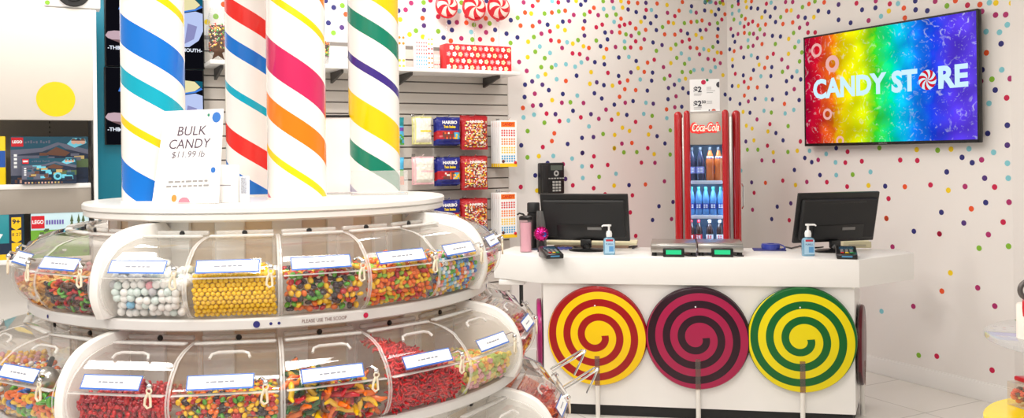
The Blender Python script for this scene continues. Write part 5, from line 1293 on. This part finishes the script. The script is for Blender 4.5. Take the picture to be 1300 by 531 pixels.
def heap(ti, phi, item, rad, pitch, cols, level, name, label, group, weights=None, individual=True, seed=1, cat='candy', rest_label=None, flat_item=False, maxn=300, **kw):
    """cols: list of (colour word, material). Front sweets are things of their own; deeper ones one stuff object."""
    T_ = TIERS[ti]; Rm = T_['R'] - .12; f = math.radians(phi)
    M0 = MK @ Matrix.Translation(pol(Rm, f) + Vector((0, 0, T_['z'] + .001))) @ RZ(f)
    rr = random.Random(seed)
    pts = fill(ti, level, pitch, rad, seed=seed, **kw)
    vis = [p for p in pts if p[3] == 0]; rest = [p for p in pts if p[3] > 0]
    if not individual: rest = pts; vis = []
    if len(vis) > maxn: rest += vis[maxn:]; vis = vis[:maxn]
    tops = {}
    for i, p in enumerate(vis):
        c = rr.choices(range(len(cols)), weights)[0] if weights else rr.randrange(len(cols))
        if c not in tops:
            mb = MB(); ITEM[item](mb, 0, rad, Matrix.Identity(4)); tops[c] = mb.mesh(name, [cols[c][1]], ang=60)
        o = bpy.data.objects.new(name, tops[c]); C.objects.link(o)
        o.matrix_world = M0 @ TR(p[0], p[1], p[2]) @ (rot(rr) if item != 'ball' else Matrix.Identity(4))
        tag(o, label % cols[c][0], cat, group)
    if rest:
        mb = MB()
        for p in rest:
            c = rr.choices(range(len(cols)), weights)[0] if weights else rr.randrange(len(cols))
            ITEM[item](mb, c, rad, TR(p[0], p[1], p[2]) @ rot(rr))
        o = mb.build(name + '_heap', [c[1] for c in cols], ang=60); o.matrix_world = M0
        tag(o, rest_label or (label % 'mixed').replace('mixed', 'heap of'), 'candies', kind='stuff')
RED_, ORA_, YEL_, GRE_, DRK_ = cmat('red', (196, 24, 40)), cmat('orange', (245, 116, 20)), cmat('yellow', (250, 200, 10)), cmat('green', (92, 178, 46)), cmat('dark', (56, 40, 50))
WHT_, MINT_, PNK_, BLU2_, SKY_ = cmat('white', (248, 248, 245)), cmat('mint', (222, 238, 234)), cmat('pink', (240, 170, 180)), cmat('blue', (50, 110, 200)), cmat('sky', (130, 196, 232))
GUM_ = cmat('gumball', (255, 206, 6)); LIME_ = cmat('lime', (150, 200, 60)); SCAR_ = cmat('scarlet', (214, 26, 36), .3, .3); CRIM_ = cmat('crimson', (176, 16, 44), .2, .5); CORAL_ = cmat('coral', (238, 88, 70), .35, .2); GREY_ = cmat('speckle_grey', (196, 196, 200)); BRWN_ = cmat('brown', (96, 60, 44)); TANG_ = cmat('tangerine', (240, 84, 44), .3, .3); SALM_ = cmat('salmon', (246, 150, 140), .5, 0)
LV = lambda a, b=0.0, c=0.0: (lambda x, d: a + b * x + c * d + .004 * math.sin(x * 90) * math.cos(d * 70))
q0 = -35 + 1.2; st = 17.52
ph = [q0 + st * (i + .5) for i in range(5)]
ORD = ['first', 'second', 'third', 'fourth', 'fifth']
# upper tier, front
tf = 'clear bin of %s, upper tier, %s'
def_pos = ['just right of the left arch', 'second right of the left arch', 'third right of the left arch', 'fourth right of the left arch', 'just left of the right arch']
kinds1 = ['white speckled jawbreakers', 'yellow gumballs', 'mixed fruit drops', 'orange and green jelly beans', 'small multicoloured sweets']
for i in range(5): make_bin(0, ph[i], tf % (kinds1[i], def_pos[i]))
heap(0, ph[0], 'ball', .0115, .0218, [('white', WHT_), ('mint', MINT_), ('grey', GREY_), ('pink', PNK_), ('blue', SKY_)], LV(.118, -.25), 'jawbreaker', '%s speckled jawbreaker in the upper-tier bin next to the left arch', 'jawbreakers in the upper tier', [22, 7, 2, .6, .8], seed=3, rest_label='white jawbreakers lying deeper in the upper-tier bin next to the left arch', jit=.22)
heap(0, ph[1], 'ball', .0068, .0132, [('yellow', GUM_)], LV(.124), 'gumball', '%s gumball in the second upper-tier bin', 'yellow gumballs in the upper tier', seed=4, rest_label='yellow gumballs lying deeper in the second upper-tier bin', jit=.10)
heap(0, ph[2], 'lens', .0098, .0180, [('red', RED_), ('orange', ORA_), ('yellow', YEL_), ('green', GRE_), ('dark', DRK_)], LV(.122, .08), 'fruit_drop', '%s fruit drop in the third upper-tier bin', 'mixed fruit drops in the upper tier', seed=5, rest_label='mixed fruit drops lying deeper in the third upper-tier bin', jit=.25)
heap(0, ph[3], 'bean', .0078, .0150, [('orange', ORA_), ('yellow', YEL_), ('green', LIME_), ('red', RED_)], LV(.120, .15), 'jelly_bean', '%s jelly bean in the fourth upper-tier bin', 'jelly beans in the upper tier', [7, 5, 2, 2], seed=6, rest_label='orange and yellow jelly beans lying deeper in the fourth upper-tier bin', jit=.3)
heap(0, ph[4], 'ball', .0072, .0145, [('yellow', YEL_), ('orange', ORA_), ('green', GRE_), ('white', WHT_), ('blue', SKY_), ('pink', PNK_), ('navy', BLU2_)], LV(.124, -.12), 'chewy_sweet', '%s chewy sweet in the upper-tier bin next to the right arch', 'small chewy sweets in the upper tier', seed=7, rest_label='small multicoloured sweets lying deeper in the upper-tier bin next to the right arch', jit=.25)
# middle tier, front
kinds2 = ['dark red gummies', 'small coated candies', 'mixed gummy worms', 'red sour strings', 'pale sugared jellies']
for i in range(5): make_bin(1, ph[i], (tf % (kinds2[i], def_pos[i])).replace('upper tier', 'middle tier'))
heap(1, ph[0], 'bear', .0095, .0175, [('crimson', CRIM_), ('scarlet', SCAR_)], LV(.092, -.08), 'gummy', '%s', None, individual=False, seed=11, rest_label='heap of dark red gummies in the middle-tier bin next to the left arch')
heap(1, ph[1], 'lens', .0080, .0152, [('red', RED_), ('orange', ORA_), ('yellow', YEL_), ('green', GRE_), ('dark', DRK_)], LV(.095, .0), 'coated_candy', '%s coated candy in the second middle-tier bin', 'small coated candies in the middle tier', [3, 4, 5, 4, 3], seed=12, rest_label='small coated candies lying deeper in the second middle-tier bin', jit=.25)
heap(1, ph[2], 'worm', .0120, .024, [('yellow', YEL_), ('orange', ORA_), ('red', RED_), ('green', cmat('deep_green', (38, 96, 50))), ('dark', BRWN_)], LV(.112, -.2), 'gummy_worm', '%s', None, [4, 4, 4, 2, 1], individual=False, seed=13, rest_label='heap of mixed gummy worms in the third middle-tier bin', jit=.3)
heap(1, ph[3], 'worm', .0058, .0120, [('scarlet', SCAR_), ('crimson', CRIM_)], LV(.118, -.35, .2), 'sour_string', '%s', None, [3, 1], individual=False, seed=14, rest_label='heap of red sour strings in the fourth middle-tier bin', jit=.3)
heap(1, ph[4], 'cube', .0095, .0185, [('orange', cmat('pale_orange', (244, 170, 90), .5, 0)), ('lime', cmat('pale_lime', (190, 206, 110), .5, 0)), ('pink', PNK_), ('yellow', cmat('pale_yellow', (246, 222, 120), .5, 0))], LV(.085), 'sugared_jelly', '%s', None, individual=False, seed=15, rest_label='heap of pale sugared jellies in the middle-tier bin next to the right arch', jit=.3)
# left quadrant (beyond the left arch), three bins visible on each tier
phl = [-35 - 1.2 - st * (i + .5) for i in range(4)]
kl1 = [('dark fruit rings', 'ring', .0105, .019, [('green', GRE_), ('orange', ORA_), ('red', RED_), ('brown', BRWN_), ('dark', DRK_)], .085), ('orange slices', 'slice', .0105, .021, [('orange', cmat('peach', (244, 176, 96), .4, .1)), ('yellow', cmat('honey', (246, 206, 120), .4, .1))], .075), ('pink gummies', 'bear', .009, .018, [('pink', SALM_)], .06), ('pale chews', 'cube', .009, .018, [('pink', PNK_), ('white', WHT_)], .06)]
kl2 = [('red and green gummy rings', 'ring', .0125, .021, [('orange', ORA_), ('green', GRE_), ('yellow', YEL_), ('blue', BLU2_)], .075), ('tiny multicoloured candies', 'ball', .0075, .015, [('yellow', YEL_), ('red', RED_), ('blue', BLU2_), ('white', WHT_), ('orange', ORA_)], .10), ('pale jellies', 'cube', .0095, .019, [('pink', PNK_), ('yellow', YEL_)], .08)]
for ti, kl in ((0, kl1), (1, kl2)):
    for i, (kn, it, rad, pit, cols, lv) in enumerate(kl):
        nm = 'upper' if ti == 0 else 'middle'
        make_bin(ti, phl[i], 'clear bin of %s, %s tier, %s the left arch' % (kn, nm, ['just left of', 'second left of', 'third left of', 'fourth left of'][i]))
        heap(ti, phl[i], it, rad, pit, cols, LV(lv), 'candy', '%s', None, individual=False, seed=30 + i + 5 * ti, rest_label='heap of %s in the %s-tier bin left of the left arch' % (kn, nm), jit=.3)
# right quadrant (beyond the right arch)
phr = [55 + 1.2 + st * (i + .5) for i in range(4)]
kr = {0: [('coral and pink chews', 'cube', .009, .018, [('coral', CORAL_), ('pink', PNK_), ('green', LIME_)], .09), ('pale marshmallows', 'ball', .011, .021, [('white', WHT_), ('pink', PNK_)], .08), ('white mints', 'lens', .009, .018, [('white', WHT_)], .06)],
      1: [('coral gummy slices', 'slice', .0115, .022, [('coral', CORAL_), ('salmon', SALM_)], .125), ('yellow and red slices', 'slice', .0115, .022, [('yellow', YEL_), ('red', RED_)], .10), ('pink jellies', 'cube', .010, .02, [('pink', PNK_)], .08)],
      2: [('orange gummy slices', 'slice', .0135, .025, [('tangerine', TANG_), ('orange', ORA_)], .115), ('orange and pink slices', 'slice', .013, .025, [('tangerine', TANG_), ('coral', CORAL_)], .10), ('orange jellies', 'cube', .011, .021, [('orange', ORA_)], .08)]}
for ti in (0, 1, 2):
    nm = ['upper', 'middle', 'lower'][ti]
    for i, (kn, it, rad, pit, cols, lv) in enumerate(kr[ti]):
        make_bin(ti, phr[i], 'clear bin of %s, %s tier, %s the right arch' % (kn, nm, ['just right of', 'second right of', 'third right of'][i]))
        heap(ti, phr[i], it, rad, pit, cols, LV(lv), 'candy', '%s', None, individual=False, seed=60 + i + 5 * ti, rest_label='heap of %s in the %s-tier bin right of the right arch' % (kn, nm), jit=.3)
make_bin(2, ph[4], 'clear empty-looking bin in the lower tier, just left of the right arch')
# metal scoop in the left middle bin
f = math.radians(phl[0]); Ms = MK @ Matrix.Translation(pol(TIERS[1]['R'] - .055, f) + Vector((0, 0, TIERS[1]['z'] + .118))) @ RZ(f)
root = thing('scoop', 'steel candy scoop lying on the gummy rings left of the left arch', 'scoop', Ms.translation, KR + f)
mb = MB(); mb.ball((.01, 0, 0), .036, 20, 0, sc=(1, .9, .85)); mb.build('scoop_bowl', [STEEL], root)
mb = MB(); mb.tube([(-.02, .02, .0), (-.05, .05, .02), (-.07, .07, .03)], [.008, .007, .007], 10); mb.build('scoop_handle', [BLACKM], root)
# tongs with wire handles sticking out of the lower right bins
def tongs(u, v, Y, lb, rz):
    p = at(u, v, Y)
    root = thing('candy_tongs', lb, 'tongs', p, rz, 'steel tongs on the lower right bins')
    for s in (-1, 1):
        mb = MB(); mb.tube([(-.012, s * .011, -.008), (.05, s * .014, .022), (.088, s * .012, .042), (.094, s * .004, .042), (.092, 0, .036)], .0034, 8); mb.build('tong_arm', [CHROME], root)
    mb = MB(); mb.tube([(.092, 0, .037), (.085, .002, .018), (.07, .004, -.012), (.06, .004, -.03)], .0034, 8); mb.build('tong_spring', [CHROME], root)
tongs(705, 466, 2.62, 'upper steel wire tongs sticking out of the bins toward the red lollipop', .25)
tongs(721, 489, 2.60, 'lower steel wire tongs sticking out of the bins toward the red lollipop', .25)

# ================================================================ STRIPED PILLARS
SC = dict(blue=(0, 112, 206), teal=(0, 166, 190), yellow=(252, 206, 0), red=(232, 38, 28), cyan=(0, 172, 200), orange=(255, 124, 0), crimson=(206, 34, 92), green=(0, 126, 98), purple=(62, 40, 134))
def pillar_(u, Y, ul, stripes, period, dropf, lb):
    R = .095
    p = at(u, 150, Y); x, y = p.x, p.y
    root = thing('striped_pillar', lb, 'pillar', (x, y, ZD), -math.atan2(x, y))
    zt = CEIL - ZD - .002
    n = 64; vs = []; uv = []
    drop = 2 * R * dropf                                     # fall of a stripe over the visible half turn
    m = bpy.data.materials.new('stripes'); m.use_nodes = True; nt = m.node_tree; b = nt.nodes['Principled BSDF']; N = nt.nodes.new; L = nt.links.new
    um = N('ShaderNodeUVMap'); sx = N('ShaderNodeSeparateXYZ'); L(um.outputs[0], sx.inputs[0])
    hh = N('ShaderNodeMath'); hh.operation = 'MULTIPLY_ADD'; hh.inputs[1].default_value = drop * 2; L(sx.outputs[0], hh.inputs[0]); L(sx.outputs[1], hh.inputs[2])
    zl = lambda v: at(ul, v, Y - .01).z - ZD                       # height of a pixel row on the left outline
    st_ = []
    per = period / F * Y
    for (v0, v1, c) in stripes:
        h1, h0 = zl(v0) + drop * .5, zl(v1) + drop * .5
        st_.append((h0, h1, c))
    lo = min(s[0] for s in st_); hi = lo + per                # one full repeat
    pp = N('ShaderNodeMath'); pp.operation = 'SUBTRACT'; pp.inputs[1].default_value = lo; L(hh.outputs[0], pp.inputs[0])
    dv = N('ShaderNodeMath'); dv.operation = 'DIVIDE'; dv.inputs[1].default_value = per; L(pp.outputs[0], dv.inputs[0])
    fr = N('ShaderNodeMath'); fr.operation = 'FRACT'; L(dv.outputs[0], fr.inputs[0])
    rp = N('ShaderNodeValToRGB'); rp.color_ramp.interpolation = 'CONSTANT'; e = rp.color_ramp.elements
    wc = lin((246, 243, 238)); marks = []
    for (h0, h1, c) in sorted(st_):
        marks += [((h0 - lo) / per, lin(SC[c])), ((h1 - lo) / per, wc)]
    e[0].position = 0; e[0].color = marks[0][1]; e[1].position = min(.999, marks[1][0]); e[1].color = wc
    for (q, c) in marks[2:]:
        k = e.new(min(.999, q)); k.color = c
    L(fr.outputs[0], rp.inputs[0]); L(rp.outputs[0], b.inputs['Base Color']); b.inputs['Roughness'].default_value = .22; b.inputs['Coat Weight'].default_value = .4
    me = bpy.data.meshes.new('pillar_body'); fs = []; U = []
    for i in range(n + 1):
        a = -PI / 2 - PI + 2 * PI * i / n
        for z in (0, zt): vs.append((R * math.cos(a), R * math.sin(a), z))
    for i in range(n):
        fs.append((2 * i, 2 * i + 2, 2 * i + 3, 2 * i + 1)); U += [(i / n, 0), ((i + 1) / n, 0), ((i + 1) / n, zt), (i / n, zt)]
    me.from_pydata(vs, [], fs); ul_ = me.uv_layers.new(name='UVMap')
    for k, q in enumerate(U): ul_.data[k].uv = q
    me.materials.append(m); me.polygons.foreach_set('use_smooth', [True] * n); me.update()
    o = bpy.data.objects.new('pillar_body', me); C.objects.link(o); o.parent = root
    mb = MB(); mb.lathe([(R - .002, 0), (R + .003, 0), (R + .003, .006), (R - .002, .008)], 48); mb.build('foot_ring', [KW], root)
pillar_(195, 2.775, 158, [(14, 51, 'blue'), (80, 102, 'teal'), (141, 151, 'yellow')], 181, .90, 'pillar striped blue, teal and yellow at the left of the round display')
pillar_(376.5, 2.89, 340, [(39, 81, 'crimson'), (112, 141, 'orange'), (178, 188, 'yellow')], 198, 1.04, 'pillar striped crimson, orange and yellow at the front of the round display')
pillar_(321, 3.2, 288, [(-12, 12, 'red'), (36, 56, 'blue'), (98, 108, 'cyan')], 163, .95, 'pillar striped red, blue and cyan half behind the front pillar')
pillar_(475, 3.30, 443, [(3, 24.5, 'green'), (61, 72, 'purple'), (108, 143, 'yellow')], 166, .94, 'pillar striped green, purple and yellow at the right of the round display')

# ---- signs on the disc
SIGN = mat('sign_paper', (251, 249, 247), .35, vary=.006)
pz = on_z(238, 259, ZD)
root = thing('price_sign', 'white BULK CANDY price sign leaning in front of the blue striped pillar', 'sign', pz, math.radians(-6) , rx=0)
SWD, SHT = .200, .288
Ms = RX(math.radians(-9)) @ RY(math.radians(-1.5))
mb = MB(); mb.prism([(-.112, 0), (.098, 0), (.104, SHT), (-.082, SHT)], -.0015, .0015, 0, M=Ms @ RX(PI / 2)); mb.build('sheet', [SIGN], root)
mb = MB(); mb.box((-.005, .04, .0025), (.19, .09, .005), 0, .002); mb.build('acrylic_foot', [ACRE], root)
mb = MB(); Mt = Ms @ TR(0, -.0022, 0)
mb.text('BULK', .041, .004, .222, 0, shear=.18, M=Mt, bold=.0001, width=.092); mb.text('CANDY', .041, -.002, .182, 0, shear=.18, M=Mt, bold=.0001, width=.132); mb.text('$11.99 lb', .028, -.004, .150, 4, shear=.18, M=Mt, width=.105)
for (z, x0, x1) in ((.068, -.062, .062), (.054, -.068, .066)):
    x = x0; rr = random.Random(int(z * 1e4))
    while x < x1:
        l_ = rr.uniform(.008, .02); mb.rect(x, z - .003, min(x1, x + l_), z + .003, 1, M=Mt); x += l_ + .004
mb.build('lettering', [mat('sign_ink_plum', (84, 64, 82), .6), mat('sign_ink_faint', (150, 148, 146), .6), KW, KW, mat('sign_ink_grey', (104, 94, 106), .6)], root, smooth=False)
for (x, z, r, rz_, a1, m_) in ((.083, .262, .0135, .0165, 2 * PI, mat('sign_blue', (40, 110, 190), .5)), (.058, .270, .004, .005, 2 * PI, mat('sign_green', (30, 130, 100), .5)), (.078, .1, .0075, .009, 2 * PI, mat('sign_blue', (40, 110, 190), .5)), (-.042, .018, .0085, .011, 2 * PI, mat('sign_orange', (248, 140, 60), .5)), (-.010, .0015, .019, .019, PI, mat('sign_pink', (248, 128, 144), .5))):
    mb = MB(); mb.disc(x, z, r, 20, 0, rz=rz_, a0=0, a1=a1, M=Mt); mb.build('printed_dot', [m_], root, smooth=False)
# small card holder right of it
pz = on_z(287, 258, ZD)
root = thing('card_holder', 'small white card holder beside the BULK CANDY sign', 'sign', pz + Vector((.0, .03, 0)), math.radians(-4))
k = pz.y / F
mb = MB(); mb.box((0, 0, .058), (27 * k, .03, .116), 0, .002, M=TR(-.004, 0, 0)); mb.rect(-.03, .052, .012, .055, 1, y=-.0156); mb.build('card', [SIGN, INKG], root)
mb = MB(); mb.box((.045, .01, .04), (.028, .012, .08), 0, .002); mb.box((.045, .003, .052), (.017, .002, .05), 1); mb.build('side_pocket', [SIGN, clear('pocket_clear', (235, 240, 250), .25)], root)
# white sign seen from behind, between the front and right pillars
pz = at(424, 240, 3.25); pz.z = ZD
root = thing('sign_panel', 'blank white sign panel seen between the orange and the green striped pillars', 'sign', (pz.x, pz.y, ZD), math.radians(12))
hs = at(426, 149, 3.25).z - ZD
mb = MB(); mb.box((0, 0, hs / 2), (.19, .006, hs), 0, .001, 1); mb.build('panel', [SIGN], root)
mb = MB(); mb.box((0, 0, hs + .004), (.12, .016, .010), 0, .003); mb.build('top_clip', [BLACKM], root)
mb = MB(); mb.box((0, 0, .003), (.17, .07, .006), 0, .001); mb.build('foot', [ACRE], root)
pz = at(482, 240, 3.12); 
root = thing('clear_sign_holder', 'low clear acrylic sign holder in front of the green and purple striped pillar', 'sign holder', (pz.x, pz.y, ZD), math.radians(10))
hs = at(482, 218, 3.12).z - ZD
mb = MB(); mb.box((0, 0, hs / 2 + .003), (.20, .004, hs), 0, .001, 1); mb.box((0, .03, .003), (.20, .08, .006), 0, .001, 1); mb.build('holder', [clear('holder_clear', (250, 250, 250), .22)], root)

# ================================================================ RIGHT EDGE: GIFT STAND
GX, GY = 1.88, 2.75
YELT = mat('table_yellow', (255, 222, 0), .25, coat=.4)
zs_ = .958; zy = .682
root = thing('gift_stand', 'round gift stand with a yellow lower tray and a clear acrylic upper tray', 'display stand', (GX, GY, 0), 0)
mb = MB(); mb.lathe([(0, zs_ - .022), (.345, zs_ - .022), (.355, zs_ - .018), (.355, zs_ - .003), (.35, zs_), (0, zs_)], 72); mb.build('clear_tray', [clear('tray_clear', (244, 246, 250), .22, 1.0)], root)
mb = MB(); mb.lathe([(0, zy - .03), (.35, zy - .03), (.36, zy - .024), (.36, zy - .006), (.354, zy), (0, zy)], 72); mb.build('yellow_tray', [YELT], root)
mb = MB(); mb.lathe([(.0, 0), (.26, 0), (.26, .02), (.03, .04), (.028, zs_ - .022)], 40); mb.build('post', [KW], root)
# white jar with red drips, on the clear tray
q = at(1311, 430, 2.76)
root = thing('gift_tin', 'white round tin with a red bow and a grey ring handle on the clear tray', 'tin', (q.x, q.y, zs_ + .001), 0)
k = q.y / F; R = 18 * k; ht = 42 * k
mb = MB(); mb.lathe([(0, 0), (R, 0), (R, ht), (R * .95, ht + .004), (0, ht + .004)], 36); mb.build('tin_body', [mat('tin_ivory', (246, 236, 226), .4)], root)
mb = MB()
for (a, s) in ((-2.6, 1), (-2.3, .7), (-2.0, 1.1), (-1.6, .8), (-1.1, 1)):
    mb.tube([(R * .6 * math.cos(a), R * .6 * math.sin(a), ht + .016), (R * .95 * math.cos(a), R * .95 * math.sin(a), ht + .012), (R * 1.03 * math.cos(a), R * 1.03 * math.sin(a), ht - .004), (R * 1.04 * math.cos(a), R * 1.04 * math.sin(a), ht - .03 * s)], [.006, .008, .006, .004], 8)
mb.lathe([(0, ht + .018), (R * .6, ht + .016), (R * .62, ht + .005)], 24); mb.build('red_bow', [mat('bow_red', (206, 20, 40), .3, coat=.4)], root)
mb = MB(); mb.torus((-.018, -.012, ht + .05), .027, .008, 26, 10, axis='Y'); mb.lathe([(0, ht + .016), (.012, ht + .016), (.010, ht + .024), (0, ht + .024)], 14); mb.build('ring_handle', [mat('ring_grey', (98, 92, 90), .4, metal=.4)], root)
# clear cube of orange sweets on the yellow tray
q = at(1303, 522, 2.97)
root = thing('sweet_cube', 'small clear cube of orange and red sweets on the yellow tray', 'box', (q.x, q.y, zy + .001), .25)
k = q.y / F; s_ = 30 * k
mb = MB(); mb.box((0, 0, s_ / 2), (s_, s_, s_), 0, .002); mb.build('cube', [clear('cube_clear', (248, 244, 236), .10, 1.4)], root)
mb = MB(); mb.box((s_ * .06, 0, s_ + .009), (s_ * .8, s_ * .8, .016), 0, .005, M=RY(.08)); mb.build('lid', [mat('lid_red', (190, 14, 30), .3)], root)
mb = MB(); rr = random.Random(4)
for i in range(40): mb.ball((rr.uniform(-.36, .36) * s_, rr.uniform(-.38, .38) * s_, .012 + rr.random() * s_ * .55), .0095, 10, rr.randrange(3), sc=(1.3, 1, .8))
o = mb.build('sweets', [ORA_, TANG_, BRWN_]); o.location = root.location; o.rotation_euler = (0, 0, .25); tag(o, 'orange and red sweets inside the clear cube on the yellow tray', 'candies', kind='stuff')

# ================================================================ LIGHT
def area(name, loc, sx_, sy_, e, col=(1, .96, .91), rx=0, rz=0):
    d = bpy.data.lights.new(name, 'AREA'); d.shape = 'RECTANGLE'; d.size = sx_; d.size_y = sy_; d.energy = e; d.color = col
    o = bpy.data.objects.new(name, d); C.objects.link(o); o.location = loc; o.rotation_euler = (rx, 0, rz)
    return o
K_ = 0.36
for (x, y, e) in ((-2.2, .8, 80), (-.6, .9, 75), (.5, .6, 38), (-2.4, 2.6, 70), (-.2, 2.2, 70), (1.0, 2.9, 32), (-2.2, 4.4, 60), (-.6, 4.9, 75), (1.0, 4.4, 34), (.5, 6.2, 30), (-1.3, -1.0, 50), (1.4, -1.0, 40)):
    area('ceiling_panel', (x, y, CEIL - .01), .55, .55, e * K_)
def spot(name, loc, target, e, ang, blend=.5, col=(1, .95, .89), r=.06):
    d = bpy.data.lights.new(name, 'SPOT'); d.energy = e; d.spot_size = math.radians(ang); d.spot_blend = blend; d.color = col; d.shadow_soft_size = r
    o = bpy.data.objects.new(name, d); C.objects.link(o); o.location = loc
    o.rotation_euler = (Vector(target) - Vector(loc)).to_track_quat('-Z', 'Y').to_euler()
spot('fill_spot', (-1.9, -.9, 3.2), (-1.1, 2.5, .95), 34, 42)  # unseen spots added to brighten the bins, toy shelves and slatwall
spot('fill_spot', (-.6, -1.2, 3.2), (-.75, 2.4, .95), 34, 42)
spot('fill_spot', (.7, -.5, 3.2), (-.5, 2.6, .95), 30, 42)
spot('fill_spot', (-1.9, 1.6, 3.2), (-2.5, 4.7, .75), 24, 34)
spot('fill_spot', (-.5, 4.4, 3.2), (-.6, 6.4, 1.5), 55, 60)
w = bpy.data.worlds.new('shop_surroundings'); bpy.context.scene.world = w; w.use_nodes = True
w.node_tree.nodes['Background'].inputs[0].default_value = (1, .97, .94, 1); w.node_tree.nodes['Background'].inputs[1].default_value = .42

# ================================================================ CAMERA
cam = bpy.data.cameras.new('camera'); co = bpy.data.objects.new('camera', cam); C.objects.link(co)
cam.sensor_width = 36; cam.lens = F / 1300 * 36; cam.shift_y = -(265.5 - VH) / 1300; cam.clip_start = .05
co.location = (0, 0, H); co.rotation_euler = (PI / 2, ROLL, 0)
sc = bpy.context.scene; sc.camera = co
sc.view_settings.view_transform = 'Standard'; sc.view_settings.look = 'None'; sc.view_settings.gamma = 1; sc.view_settings.exposure = 0.06; sc.view_settings.use_curve_mapping = False
try:
    sc.cycles.transparent_max_bounces = 40; sc.cycles.max_bounces = 10; sc.cycles.sample_clamp_indirect = 8
except Exception: pass
